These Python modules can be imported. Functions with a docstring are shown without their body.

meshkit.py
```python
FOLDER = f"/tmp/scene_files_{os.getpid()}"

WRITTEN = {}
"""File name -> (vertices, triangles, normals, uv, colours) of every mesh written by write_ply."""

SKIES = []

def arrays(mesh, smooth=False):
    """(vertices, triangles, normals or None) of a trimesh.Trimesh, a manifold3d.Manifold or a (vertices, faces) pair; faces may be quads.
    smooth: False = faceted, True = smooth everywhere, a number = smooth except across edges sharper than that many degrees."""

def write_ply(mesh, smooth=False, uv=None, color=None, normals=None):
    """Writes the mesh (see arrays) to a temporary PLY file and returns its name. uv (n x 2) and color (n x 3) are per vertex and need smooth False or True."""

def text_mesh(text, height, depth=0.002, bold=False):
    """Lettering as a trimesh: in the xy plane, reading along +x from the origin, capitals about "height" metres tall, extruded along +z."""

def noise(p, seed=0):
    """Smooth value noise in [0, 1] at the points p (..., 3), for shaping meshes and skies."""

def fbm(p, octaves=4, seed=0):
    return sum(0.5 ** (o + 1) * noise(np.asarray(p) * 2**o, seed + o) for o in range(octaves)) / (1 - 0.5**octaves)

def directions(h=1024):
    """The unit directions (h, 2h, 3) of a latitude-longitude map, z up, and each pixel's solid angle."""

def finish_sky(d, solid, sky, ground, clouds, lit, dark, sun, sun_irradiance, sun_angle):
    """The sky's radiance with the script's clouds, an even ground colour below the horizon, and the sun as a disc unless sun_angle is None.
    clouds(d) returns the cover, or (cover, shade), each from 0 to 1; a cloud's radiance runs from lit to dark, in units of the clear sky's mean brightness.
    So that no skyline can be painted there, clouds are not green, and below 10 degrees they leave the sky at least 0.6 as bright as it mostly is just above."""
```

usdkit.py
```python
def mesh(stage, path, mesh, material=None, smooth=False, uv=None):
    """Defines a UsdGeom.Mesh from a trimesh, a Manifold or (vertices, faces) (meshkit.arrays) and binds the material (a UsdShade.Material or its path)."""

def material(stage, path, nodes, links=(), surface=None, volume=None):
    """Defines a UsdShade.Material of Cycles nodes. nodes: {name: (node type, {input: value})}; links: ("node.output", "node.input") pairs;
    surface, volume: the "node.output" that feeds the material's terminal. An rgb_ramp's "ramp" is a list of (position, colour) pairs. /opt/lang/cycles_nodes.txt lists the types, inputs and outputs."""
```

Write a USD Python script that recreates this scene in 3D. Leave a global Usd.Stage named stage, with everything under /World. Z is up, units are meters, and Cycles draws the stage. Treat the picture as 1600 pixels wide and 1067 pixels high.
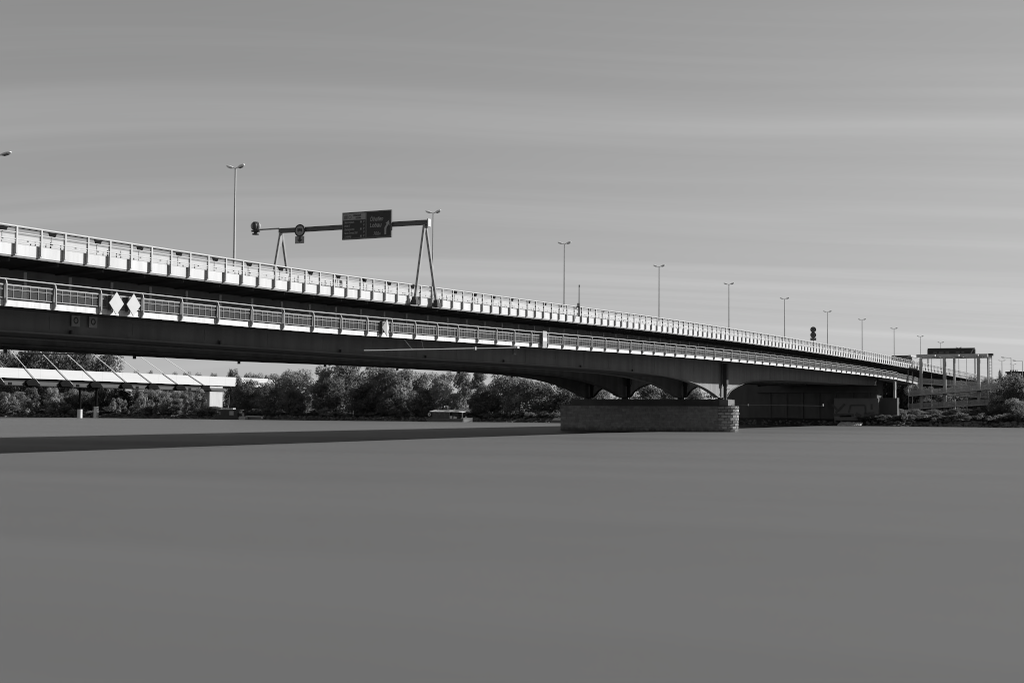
import math, random
import numpy as np, trimesh, usdkit, meshkit
from scipy.interpolate import PchipInterpolator
from pxr import Usd, UsdGeom, UsdLux, UsdShade, Gf, Sdf

stage = Usd.Stage.CreateInMemory()
UsdGeom.SetStageUpAxis(stage, UsdGeom.Tokens.z)
UsdGeom.Xform.Define(stage, '/World'); UsdGeom.Scope.Define(stage, '/World/Looks')
# world axes: X runs along the road bridge towards the far bank, Y to the left across it, Z up; water level is z = 0
# ---------------------------------------------------------------- camera, sky, sun
EYE, AL, PITCH, ROLL, FPX = 3.65, 0.464381254, 0.047295848, 0.00586609882, 2214.18
EXPOSURE = 1.0
_F = np.array([math.cos(AL)*math.cos(PITCH), math.sin(AL)*math.cos(PITCH), math.sin(PITCH)])
_R = np.cross(_F, [0, 0, 1]); _R /= np.linalg.norm(_R); _U = np.cross(_R, _F)
_R, _U = math.cos(ROLL)*_R + math.sin(ROLL)*_U, -math.sin(ROLL)*_R + math.cos(ROLL)*_U
cam = UsdGeom.Camera.Define(stage, '/World/camera')
cam.CreateHorizontalApertureAttr(36.0); cam.CreateVerticalApertureAttr(24.0)
cam.CreateFocalLengthAttr(36.0*FPX/1600); cam.CreateClippingRangeAttr((0.1, 20000.0))
cam.CreateExposureAttr(EXPOSURE)
m4 = Gf.Matrix4d(*_R, 0, *_U, 0, *(-_F), 0, 0, 0, EYE, 1)
cam.AddTransformOp().Set(m4)

SUN_EL = math.radians(26.5); SUN_PHI = math.radians(46)       # azimuth measured from square-on to the bridge towards its far end
S = np.array([math.cos(SUN_EL)*math.sin(SUN_PHI), -math.cos(SUN_EL)*math.cos(SUN_PHI), math.sin(SUN_EL)])
SUN_I, SKY_K = 1.25, 0.05
TONE_C, TONE_G = 0.22, 2.15
sun = UsdLux.DistantLight.Define(stage, '/World/sun')
sun.CreateIntensityAttr(SUN_I); sun.CreateAngleAttr(1.0); sun.CreateNormalizeAttr(True); sun.CreateColorAttr(Gf.Vec3f(1.0, 0.998, 0.994))
zz = Gf.Vec3d(*S); q = Gf.Rotation(Gf.Vec3d(0, 0, 1), zz)
sun.AddOrientOp().Set(Gf.Quatf(q.GetQuat()))
sky = UsdLux.DomeLight.Define(stage, '/World/sky')
sky.GetPrim().SetCustomDataByKey('kind', 'structure')
WD = AL - math.radians(90) + math.radians(-2)       # the thin cloud drifts across the view
skym = usdkit.material(stage, '/World/Looks/sky_look', {
    'sky': ('sky_texture', {'sky_type': 'single_scattering', 'sun_disc': False, 'sun_elevation': SUN_EL, 'sun_rotation': math.atan2(S[0], S[1]),
                            'altitude': 100.0, 'air_density': 1.0, 'aerosol_density': 0.8, 'ozone_density': 1.0}),
    'tc': ('texture_coordinate', {}),
    'sx': ('separate_xyz', {}),
    'zc': ('math', {'math_type': 'maximum', 'value2': 0.0}),
    'za': ('math', {'math_type': 'add', 'value2': 0.2}),
    'dx': ('math', {'math_type': 'divide'}), 'dy': ('math', {'math_type': 'divide'}),
    'cx': ('combine_xyz', {}),
    'warp': ('noise_texture', {'scale': 0.30, 'detail': 1.0}),
    'wv': ('vector_math', {'math_type': 'scale', 'scale': 1.3}),
    'wadd': ('vector_math', {'math_type': 'add'}),
    'rot': ('vector_rotate', {'rotate_type': 'z_axis', 'angle': -WD}),
    'map': ('mapping', {'scale': (0.12, 1.9, 1.0), 'location': (7.4, 0.7, 0.0)}),
    'n1': ('noise_texture', {'scale': 1.0, 'detail': 4.0, 'roughness': 0.55}),
    'r1': ('rgb_ramp', {'ramp': [(0.0, (0, 0, 0)), (0.44, (0.0, 0.0, 0.0)), (0.56, (0.35, 0.35, 0.35)), (0.70, (1, 1, 1)), (1.0, (1, 1, 1))]}),
    'map2': ('mapping', {'scale': (0.08, 0.7, 1.0), 'location': (3.1, 7.7, 0.0)}),
    'n2': ('noise_texture', {'scale': 1.0, 'detail': 2.0}),
    'r2': ('rgb_ramp', {'ramp': [(0.0, (0, 0, 0)), (0.4, (0, 0, 0)), (0.7, (1, 1, 1)), (1.0, (1, 1, 1))]}),
    'map3': ('mapping', {'scale': (0.16, 3.6, 1.0), 'location': (9.3, 1.3, 0.0)}),
    'n3': ('noise_texture', {'scale': 1.0, 'detail': 4.0, 'roughness': 0.6}),
    'r3': ('rgb_ramp', {'ramp': [(0.0, (0, 0, 0)), (0.50, (0, 0, 0)), (0.66, (0.6, 0.6, 0.6)), (0.78, (1, 1, 1)), (1.0, (1, 1, 1))]}),
    'm3': ('math', {'math_type': 'multiply_add', 'value2': 0.17}),
    'bw': ('separate_color', {'color_type': 'rgb'}),           # the film sees the sky through a red filter
    'den': ('math', {'math_type': 'multiply_add', 'value2': TONE_C, 'value3': 1.0}),
    'tone': ('math', {'math_type': 'divide'}),
    'm1': ('math', {'math_type': 'multiply', 'value2': 0.13}),
    'm2': ('math', {'math_type': 'multiply', 'value2': 0.08}),
    'ms': ('math', {'math_type': 'add'}), 'mo': ('math', {'math_type': 'add', 'value2': 0.92}),
    'mul': ('math', {'math_type': 'multiply'}),
    'gain': ('math', {'math_type': 'multiply', 'value2': TONE_G}),
    'bg': ('background_shader', {'strength': SKY_K}),
}, [('tc.generated', 'sx.vector'), ('sx.z', 'zc.value1'), ('zc.value', 'za.value1'),
    ('sx.x', 'dx.value1'), ('za.value', 'dx.value2'), ('sx.y', 'dy.value1'), ('za.value', 'dy.value2'), ('dx.value', 'cx.x'), ('dy.value', 'cx.y'),
    ('cx.vector', 'warp.vector'), ('warp.color', 'wv.vector1'), ('wv.vector', 'wadd.vector1'), ('cx.vector', 'wadd.vector2'),
    ('wadd.vector', 'rot.vector'), ('rot.vector', 'map.vector'), ('map.vector', 'n1.vector'), ('n1.fac', 'r1.fac'),
    ('rot.vector', 'map2.vector'), ('map2.vector', 'n2.vector'), ('n2.fac', 'r2.fac'),
    ('rot.vector', 'map3.vector'), ('map3.vector', 'n3.vector'), ('n3.fac', 'r3.fac'), ('r3.color', 'm3.value1'), ('m1.value', 'm3.value3'), ('r1.color', 'm1.value1'), ('r2.color', 'm2.value1'), ('m3.value', 'ms.value1'), ('m2.value', 'ms.value2'), ('ms.value', 'mo.value1'),
    ('sky.color', 'bw.color'), ('bw.r', 'tone.value1'), ('bw.r', 'den.value1'), ('den.value', 'tone.value2'), ('tone.value', 'gain.value1'), ('gain.value', 'mul.value1'), ('mo.value', 'mul.value2'), ('mul.value', 'bg.color')],
    surface='bg.background')
UsdShade.MaterialBindingAPI.Apply(sky.GetPrim()).Bind(skym)

# ---------------------------------------------------------------- measuring helpers: a sight line from the camera meets a known plane of the world
def ray(px, py):
    return _F + _R*(px-800)/FPX - _U*(py-533.5)/FPX
def on_y(px, py, Y): d = ray(px, py); return d*(Y/d[1]) + [0, 0, EYE]
def on_x(px, py, X): d = ray(px, py); return d*(X/d[0]) + [0, 0, EYE]
def depth(X, Y, Z): return float((np.array([X, Y, Z-EYE])) @ _F)

# ---------------------------------------------------------------- materials (a black and white photograph: every colour is a grey)
def mat(name, c, rough=0.7, var=0.15, scale=1.0, bump=0.0, bscale=8.0, metallic=0.0, streak=None, spec=0.12, rnd=0.0, wet=False):
    mp = {'scale': streak or (1, 1, 1)}
    nodes = {'g': ('geometry', {}), 'map': ('mapping', mp), 'n': ('noise_texture', {'scale': scale, 'detail': 5.0, 'roughness': 0.6}),
             'r': ('rgb_ramp', {'ramp': [(0.25, (c*(1-var),)*3), (0.75, (c*(1+var*0.6),)*3)]}),
             'p': ('principled_bsdf', {'roughness': rough, 'metallic': metallic, 'specular_ior_level': spec})}
    links = [('g.position', 'map.vector'), ('map.vector', 'n.vector'), ('n.fac', 'r.fac'), ('r.color', 'p.base_color')]
    if rnd:
        nodes['oi'] = ('object_info', {}); nodes['rr'] = ('map_range', {'to_min': 1-rnd, 'to_max': 1+rnd}); nodes['mx'] = ('mix', {'mix_type': 'multiply', 'fac': 1.0})
        links[3:] = [('r.color', 'mx.color1'), ('oi.random', 'rr.value'), ('rr.result', 'mx.color2'), ('mx.color', 'p.base_color')]
    if wet:      # the stones that the river keeps wet are dark and stained
        nodes['sz'] = ('separate_xyz', {}); nodes['wz'] = ('math', {'math_type': 'multiply_add', 'value2': 0.9}); nodes['wr'] = ('map_range', {'from_min': 0.55, 'from_max': 1.25, 'to_min': 0.42, 'to_max': 1.0, 'clamp': True}); nodes['wm'] = ('mix', {'mix_type': 'multiply', 'fac': 1.0})
        links[-1:] = [('g.position', 'sz.vector'), ('n.fac', 'wz.value1'), ('sz.z', 'wz.value3'), ('wz.value', 'wr.value'), ('mx.color', 'wm.color1'), ('wr.result', 'wm.color2'), ('wm.color', 'p.base_color')]
    if bump:
        nodes['bn'] = ('noise_texture', {'scale': bscale, 'detail': 4.0}); nodes['b'] = ('bump', {'strength': bump, 'distance': 0.05})
        links += [('g.position', 'bn.vector'), ('bn.fac', 'b.height'), ('b.normal', 'p.normal')]
    return usdkit.material(stage, '/World/Looks/'+name, nodes, links, surface='p.BSDF')
M = dict(
    fascia=mat('fascia_paint', 0.39, 0.6, 0.16, 1.1, streak=(1.6, 1, 0.2), rnd=.05),
    walkfascia=mat('walkway_fascia_paint', 0.42, 0.6, 0.22, 1.3, streak=(3, 1, 0.25), rnd=.05),
    rail=mat('railing_paint', 0.36, 0.6, 0.14, 2.0, rnd=.06),
    galv=mat('galvanised_steel', 0.27, 0.5, 0.18, 3.0),
    bar=mat('infill_steel', 0.22, 0.55, 0.15, 3.0),
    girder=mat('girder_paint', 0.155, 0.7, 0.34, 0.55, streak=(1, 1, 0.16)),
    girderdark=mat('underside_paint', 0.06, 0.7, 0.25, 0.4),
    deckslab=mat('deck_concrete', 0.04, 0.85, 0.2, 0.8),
    blk=mat('black_steel', 0.012, 0.9, 0.1, 1.0, spec=0.0),
    stiff=mat('stiffener_paint', 0.5, 0.75, 0.1, 1.0),
    wall=mat('inner_wall_paint', 0.07, 0.75, 0.2, 0.5, streak=(1, 1, 0.3)),
    asphalt=mat('asphalt', 0.06, 0.9, 0.2, 3.0),
    barrier=mat('barrier_concrete', 0.34, 0.8, 0.12, 0.8, streak=(1, 1, 0.3)),
    dark=mat('dark_steel', 0.05, 0.5, 0.2, 3.0),
    column=mat('column_steel', 0.04, 0.6, 0.2, 1.0),
    gantry=mat('gantry_steel', 0.2, 0.45, 0.12, 2.0),
    lamp=mat('lamp_pole_steel', 0.36, 0.4, 0.1, 2.0),
    lamphead=mat('lamp_head_paint', 0.55, 0.35, 0.08, 2.0),
    signback=mat('sign_board_dark', 0.028, 0.6, 0.1, 2.0, spec=0.2),
    signlite=mat('sign_board_light', 0.2, 0.6, 0.06, 2.0, spec=0.2),
    signtext=mat('sign_lettering', 0.22, 0.6, 0.04, 2.0, spec=0.2),
    signframe=mat('sign_frame', 0.1, 0.5, 0.1, 2.0),
    white=mat('white_paint', 0.42, 0.5, 0.05, 2.0),
    marker=mat('marker_paint', 0.34, 0.5, 0.05, 2.0),
    greyboard=mat('grey_board_paint', 0.23, 0.5, 0.06, 2.0),
    stone=mat('pier_stone', 0.165, 0.9, 0.30, 1.6, bump=0.6, bscale=7.0, rnd=.12, wet=True),
    stonelite=mat('pier_stone_pale', 0.24, 0.9, 0.28, 1.6, bump=0.6, bscale=7.0, rnd=.12, wet=True),
    stonedark=mat('pier_stone_dark', 0.145, 0.9, 0.28, 1.6, bump=0.6, bscale=7.0, rnd=.12, wet=True),
    mortar=mat('pier_mortar', 0.16, 0.95, 0.2, 2.0),
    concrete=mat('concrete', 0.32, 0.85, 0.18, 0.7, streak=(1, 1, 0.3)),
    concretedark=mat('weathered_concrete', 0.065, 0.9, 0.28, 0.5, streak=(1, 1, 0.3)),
    soil=mat('bank_soil', 0.045, 0.95, 0.5, 0.15, bump=0.8, bscale=1.5),
    rock=mat('riprap_rock', 0.09, 0.95, 0.5, 0.6),
    gravel=mat('gravel', 0.5, 0.95, 0.3, 4.0),
    bark=mat('bark', 0.13, 0.95, 0.35, 2.0),
    hull=mat('hull_paint', 0.09, 0.5, 0.2, 1.0),
    cabin=mat('cabin_wood', 0.07, 0.7, 0.3, 1.2),
    rust=mat('dark_cabin', 0.04, 0.7, 0.3, 1.2),
    glassdark=mat('dark_window', 0.02, 0.12, 0.0, 1.0, spec=0.5),
    paintedwall=mat('painted_wall', 0.12, 0.85, 0.15, 0.6),
    gantrydark=mat('gantry_beam_steel', 0.075, 0.5, 0.12, 2.0),
    graffiti=mat('graffiti_paint', 0.07, 0.7, 0.3, 1.0),
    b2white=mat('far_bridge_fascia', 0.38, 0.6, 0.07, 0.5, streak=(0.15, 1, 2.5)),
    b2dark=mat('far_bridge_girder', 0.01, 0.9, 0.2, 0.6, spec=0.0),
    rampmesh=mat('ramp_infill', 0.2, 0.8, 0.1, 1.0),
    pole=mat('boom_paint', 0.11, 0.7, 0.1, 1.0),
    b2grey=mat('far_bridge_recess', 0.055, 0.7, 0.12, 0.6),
    cable=mat('stay_cable', 0.42, 0.5, 0.05, 1.0),
    roof=mat('roof_dark', 0.05, 0.8, 0.3, 0.8),
)
def leaf_mat(name, c):
    return usdkit.material(stage, '/World/Looks/'+name, {
        'oi': ('object_info', {}), 'g': ('geometry', {}),
        'n': ('noise_texture', {'scale': 0.35, 'detail': 3.0}),
        'isl': ('map_range', {'to_min': 0.7, 'to_max': 1.3}),
        'ob': ('map_range', {'to_min': 0.7, 'to_max': 1.3}),
        'nm': ('map_range', {'from_min': 0.3, 'from_max': 0.7, 'to_min': 0.75, 'to_max': 1.3}),
        'a': ('math', {'math_type': 'multiply'}), 'b': ('math', {'math_type': 'multiply'}),
        'c': ('math', {'math_type': 'multiply', 'value2': c}), 'c2': ('math', {'math_type': 'multiply', 'value2': c*0.9}),
        'd': ('principled_bsdf', {'roughness': 0.55, 'specular_ior_level': 0.2}), 't': ('translucent_bsdf', {}), 'm': ('mix_closure', {'fac': 0.5})},
        [('g.random_per_island', 'isl.value'), ('oi.random', 'ob.value'), ('g.position', 'n.vector'), ('n.fac', 'nm.value'),
         ('isl.result', 'a.value1'), ('ob.result', 'a.value2'), ('a.value', 'b.value1'), ('nm.result', 'b.value2'),
         ('b.value', 'c.value1'), ('b.value', 'c2.value1'), ('c.value', 'd.base_color'), ('c2.value', 't.color'), ('d.BSDF', 'm.closure1'), ('t.BSDF', 'm.closure2')],
        surface='m.closure')
LEAF = [leaf_mat('foliage_dark', 0.19), leaf_mat('foliage_mid', 0.26), leaf_mat('foliage_pale', 0.34)]

# ---------------------------------------------------------------- prim helpers
ORD = 'first second third fourth fifth sixth seventh eighth ninth tenth eleventh twelfth thirteenth fourteenth fifteenth sixteenth seventeenth eighteenth nineteenth twentieth'.split()
def nth(i):
    t = ['', 'twenty-', 'thirty-', 'forty-'][min(3, (i+1)//10-1)] if i >= 20 else ''
    if i < 20: return ORD[i]
    d = (i+1) % 10
    return (t + ORD[d-1]) if d else {30: 'thirtieth', 40: 'fortieth', 50: 'fiftieth'}[i+1]

_names = {}
def path_for(name, parent):
    base = parent + '/' + name
    k = _names.get(base, -1) + 1; _names[base] = k
    return base if k == 0 else f'{base}_{k:03d}'
def setd(prim, label=None, cat=None, group=None, kind=None):
    for k, v in (('label', label), ('category', cat), ('group', group), ('kind', kind)):
        if v: prim.SetCustomDataByKey(k, v)
def thing(name, label, cat, loc=(0, 0, 0), rz=0.0, group=None, kind=None):
    x = UsdGeom.Xform.Define(stage, path_for(name, '/World'))
    if any(loc) or rz:
        x.AddTranslateOp().Set(Gf.Vec3d(*map(float, loc)))
        if rz: x.AddRotateZOp().Set(math.degrees(rz))
    setd(x.GetPrim(), label, cat, group, kind); return str(x.GetPath())
def obj(name, mesh, m, parent='/World', smooth=False, label=None, cat=None, group=None, kind=None):
    p = path_for(name, parent)
    if isinstance(mesh, MB): mesh = mesh.data()
    o = usdkit.mesh(stage, p, mesh, M[m] if isinstance(m, str) else m, smooth)
    setd(o.GetPrim(), label, cat, group, kind); return p
def copy_of(src, name, loc, rz=0.0, scale=(1, 1, 1), label=None, cat=None, group=None):
    x = UsdGeom.Xform.Define(stage, path_for(name, '/World'))
    x.GetPrim().GetReferences().AddInternalReference(src)
    x.GetPrim().SetInstanceable(True)
    x.ClearXformOpOrder() if False else None
    x.AddTranslateOp(opSuffix='at').Set(Gf.Vec3d(*map(float, loc)))
    x.AddRotateZOp(opSuffix='at').Set(math.degrees(rz)); x.AddScaleOp(opSuffix='at').Set(Gf.Vec3f(*map(float, scale)))
    setd(x.GetPrim(), label, cat, group); return str(x.GetPath())

class MB:
    def __init__(s): s.v, s.f, s.n = [], [], 0
    def add(s, v, f):
        v, f = np.asarray(v, float), np.asarray(f, int)
        if f.shape[1] == 4: f = np.vstack([f[:, [0, 1, 2]], f[:, [0, 2, 3]]])
        s.v.append(v); s.f.append(f + s.n); s.n += len(v); return s
    def tm(s, t): return s.add(t.vertices, t.faces)
    def box(s, x0, x1, y0, y1, z0, z1):
        v = np.array([[x, y, z] for x in (x0, x1) for y in (y0, y1) for z in (z0, z1)])
        return s.add(v, [[0, 1, 3, 2], [4, 6, 7, 5], [0, 4, 5, 1], [2, 3, 7, 6], [0, 2, 6, 4], [1, 5, 7, 3]])
    def bar(s, p, q, w, h, up=(0, 0, 1)):
        p, q = np.asarray(p, float), np.asarray(q, float); d = q - p; d /= np.linalg.norm(d)
        a = np.cross(d, up); a /= np.linalg.norm(a); b = np.cross(a, d)
        c = [p + a*i*w/2 + b*j*h/2 for i, j in ((-1, -1), (1, -1), (1, 1), (-1, 1))] + [q + a*i*w/2 + b*j*h/2 for i, j in ((-1, -1), (1, -1), (1, 1), (-1, 1))]
        return s.add(c, [[3, 2, 1, 0], [4, 5, 6, 7], [0, 1, 5, 4], [1, 2, 6, 5], [2, 3, 7, 6], [3, 0, 4, 7]])
    def tube(s, pts, r, n=8):
        pts = np.asarray(pts, float); r = np.broadcast_to(r, (len(pts),))
        t = np.gradient(pts, axis=0); t /= np.linalg.norm(t, axis=1, keepdims=True)
        ref = np.array([0, 0, 1.0]) if abs(t[:, 2]).max() < 0.95 else np.array([0.3, 1.0, 0.0])
        a = np.cross(t, ref); a /= np.linalg.norm(a, axis=1, keepdims=True); b = np.cross(t, a)
        g = np.arange(n)*2*np.pi/n
        v = (pts[:, None] + r[:, None, None]*(np.cos(g)[None, :, None]*a[:, None] + np.sin(g)[None, :, None]*b[:, None])).reshape(-1, 3)
        f = []
        for i in range(len(pts)-1):
            for j in range(n):
                f.append([i*n+j, i*n+(j+1) % n, (i+1)*n+(j+1) % n, (i+1)*n+j])
        s.add(v, f)
        e = len(pts)-1
        s.add(v[:n], [[0, j+1, j] for j in range(1, n-1)]); s.add(v[e*n:], [[0, j, j+1] for j in range(1, n-1)])
        return s
    def sweep(s, us, sec):
        """sec(u) -> closed section [(y, z), ...]; swept along X."""
        secs = [np.array(sec(u)) for u in us]; k = len(secs[0])
        v = np.array([[u, y, z] for u, c in zip(us, secs) for y, z in c]); f = []
        for i in range(len(us)-1):
            for j in range(k): f.append([i*k+j, (i+1)*k+j, (i+1)*k+(j+1) % k, i*k+(j+1) % k])
        s.add(v, f)
        s.add(v[:k], [[0, j, j+1] for j in range(1, k-1)]); s.add(v[-k:], [[0, j+1, j] for j in range(1, k-1)])
        return s
    def prism(s, poly, axis, a, b):
        """poly: 2-d outline; axis 'x' -> (y, z) outline from x=a to x=b; 'y' -> (x, z)."""
        import shapely.geometry as sg
        t = trimesh.creation.extrude_polygon(sg.Polygon(poly), 1.0, engine='earcut'); v = np.array(t.vertices); h = a + v[:, 2]*(b-a)
        w = np.stack([h, v[:, 0], v[:, 1]], 1) if axis == 'x' else np.stack([v[:, 0], h, v[:, 1]], 1) if axis == 'y' else np.stack([v[:, 0], v[:, 1], h], 1)
        return s.add(w, t.faces)
    def data(s): 
        t = trimesh.Trimesh(np.vstack(s.v), np.vstack(s.f), process=False)
        return t

def sect(y0, y1, z0, z1): return [(y0, z0), (y0, z1), (y1, z1), (y1, z0)]
rng = np.random.default_rng(7); R = random.Random(11)

# ---------------------------------------------------------------- water, ground
def water_mat():
    return usdkit.material(stage, '/World/Looks/river_water', {
        'g': ('geometry', {}), 'map': ('mapping', {'scale': (0.05, 0.007, 1.0), 'rotation': (0, 0, 0.35)}), 'n': ('noise_texture', {'scale': 1.0, 'detail': 4.0, 'roughness': 0.55}),
        'r': ('rgb_ramp', {'ramp': [(0.3, (0.089,)*3), (0.7, (0.106,)*3)]}),
        'rr': ('map_range', {'from_min': 0.3, 'from_max': 0.7, 'to_min': 0.42, 'to_max': 0.50}),
        'p': ('principled_bsdf', {'ior': 1.33, 'specular_ior_level': 0.02})},
        [('g.position', 'map.vector'), ('map.vector', 'n.vector'), ('n.fac', 'r.fac'), ('n.fac', 'rr.value'), ('rr.result', 'p.roughness'), ('r.color', 'p.base_color')], surface='p.BSDF')
gx = np.array([-60, 0, 60, 120, 200, 280, 345.0]); gy = np.array([-1500, -600, -200, 0, 100, 200, 400, 700, 1500.0])
v = np.array([[x, y, 0] for x in gx for y in gy]); k = len(gy)
f = [[i*k+j, (i+1)*k+j, (i+1)*k+j+1, i*k+j+1] for i in range(len(gx)-1) for j in range(k-1)]
obj('water', (v, f), water_mat(), kind='structure', label='wide calm river with a smooth silky surface under the bridge')
# far bank
xs = np.concatenate([[337.6, 338.7, 340, 342, 344, 347, 352, 358], np.linspace(370, 470, 9), [520, 600, 800, 1200, 2000, 4000]])
ys = np.concatenate([[-3000, -1000, -400, -150], np.arange(-60, 420, 6.0), [440, 500, 600, 800, 1300, 3000]])
def ground_z(x, y):
    base = np.interp(x, [337, 338.7, 341, 345, 352, 370, 420, 4000], [-0.8, 0.0, 1.0, 1.7, 2.1, 2.4, 2.8, 3.2])
    return base + 0.35*(meshkit.noise(np.stack([np.asarray(x)/7.0, np.asarray(y)/7.0, np.zeros_like(x)+0.0], -1), 3)-0.5)*(np.asarray(x) > 338.9)
v = []; 
for x in xs:
    for y in ys:
        xx = x + (1.6*(meshkit.noise(np.array([0.5, y/11.0, 0.3]), 5)-0.5) if 338 < x < 345 else 0)
        v.append([xx, y, float(ground_z(x, y))])
k = len(ys); f = [[i*k+j, (i+1)*k+j, (i+1)*k+j+1, i*k+j+1] for i in range(len(xs)-1) for j in range(k-1)]
obj('far_bank_ground', (np.array(v), f), 'soil', kind='structure', label='dark grassy far river bank')
v = np.array([[-400, -1500, 0.6], [-400, 1500, 0.6], [-8, 1500, 0.6], [-8, -1500, 0.6], [-2, 1500, -0.6], [-2, -1500, -0.6]])
obj('near_bank_ground', (v, [[0, 3, 2, 1], [3, 5, 4, 2]]), 'soil', kind='structure', label='near river bank behind the viewpoint')
def rocks(n, xr, yr, zf, sr, seed):
    g = np.random.default_rng(seed); b = MB(); ico = trimesh.creation.icosphere(1)
    for i in range(n):
        x, y = g.uniform(*xr), g.uniform(*yr); s_ = g.uniform(*sr)
        vv = ico.vertices*(1 + 0.35*(g.random((len(ico.vertices), 1))-0.5))*np.array([s_, s_*g.uniform(.7, 1.4), s_*g.uniform(.5, .8)])
        b.add(vv + [x, y, zf(x)], ico.faces)
    return b
obj('riprap', rocks(1500, (338.2, 341.5), (60, 372), lambda x: (x-338.7)*0.42, (0.2, 0.5), 3), 'rock', kind='stuff', label='loose dark stones along the far shoreline')
obj('riprap', rocks(600, (338.2, 341.5), (-10, 60), lambda x: (x-338.7)*0.42, (0.25, 0.6), 4), 'rock', kind='stuff', label='dark stones along the shore right of the bridge abutment')

# ---------------------------------------------------------------- road bridge
_zr = PchipInterpolator([-40, 30, 60, 95, 117, 145, 187, 220, 260, 300, 344, 400, 460, 520, 620], [15.0, 15.2, 15.25, 15.29, 15.52, 15.86, 16.36, 16.56, 16.66, 16.62, 16.38, 15.95, 15.45, 14.8, 13.6])
zr = lambda u: float(_zr(u))
Y0 = 69.5                     # outer face of deck edge and walkway
U0, U1, UW = 24.0, 560.0, 345.0
us = np.arange(U0, U1+0.01, 4.0); usw = np.arange(U0, UW+0.01, 4.0); usw[-1] = UW
YF = 104.4
bridge = thing('road_bridge', 'long concrete-edged steel road bridge with haunched girders crossing the river', 'bridge')
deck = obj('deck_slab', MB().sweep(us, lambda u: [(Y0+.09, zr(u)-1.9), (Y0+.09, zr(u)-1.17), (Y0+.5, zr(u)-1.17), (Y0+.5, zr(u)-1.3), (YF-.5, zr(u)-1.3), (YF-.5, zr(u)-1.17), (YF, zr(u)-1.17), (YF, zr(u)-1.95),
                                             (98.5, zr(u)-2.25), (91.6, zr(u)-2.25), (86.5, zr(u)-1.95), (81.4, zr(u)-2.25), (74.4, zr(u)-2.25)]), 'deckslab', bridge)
obj('road_surface', MB().sweep(us, lambda u: sect(Y0+.55, YF-.55, zr(u)-1.296, zr(u)-1.28)), 'asphalt', bridge)
P = 2.15; post_u = np.arange(45.52, U1-1, P)
for a in post_u:
    b = a + P
    mb = MB()
    for k_, (ua, ub) in enumerate([(a+.03, b-.03)]):
        za, zb = zr(ua), zr(ub)
        mb.add([[ua, Y0+.0, za-1.92], [ub, Y0+.0, zb-1.92], [ub, Y0+.0, zb-1.15], [ua, Y0+.0, za-1.15],
                [ua, Y0+.085, za-1.92], [ub, Y0+.085, zb-1.92], [ub, Y0+.085, zb-1.15], [ua, Y0+.085, za-1.15]],
               [[0, 1, 2, 3], [7, 6, 5, 4], [0, 4, 5, 1], [3, 2, 6, 7], [0, 3, 7, 4], [1, 5, 6, 2]])
    obj('fascia_panel', mb, 'fascia', deck)
obj('edge_beam', MB().sweep(us, lambda u: sect(Y0+.03, Y0+.3, zr(u)-2.04, zr(u)-1.925)), 'girder', bridge)
obj('edge_beam', MB().sweep(us, lambda u: sect(YF+.002, YF+.08, zr(u)-2.0, zr(u)-1.12)), 'fascia', bridge)
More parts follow.
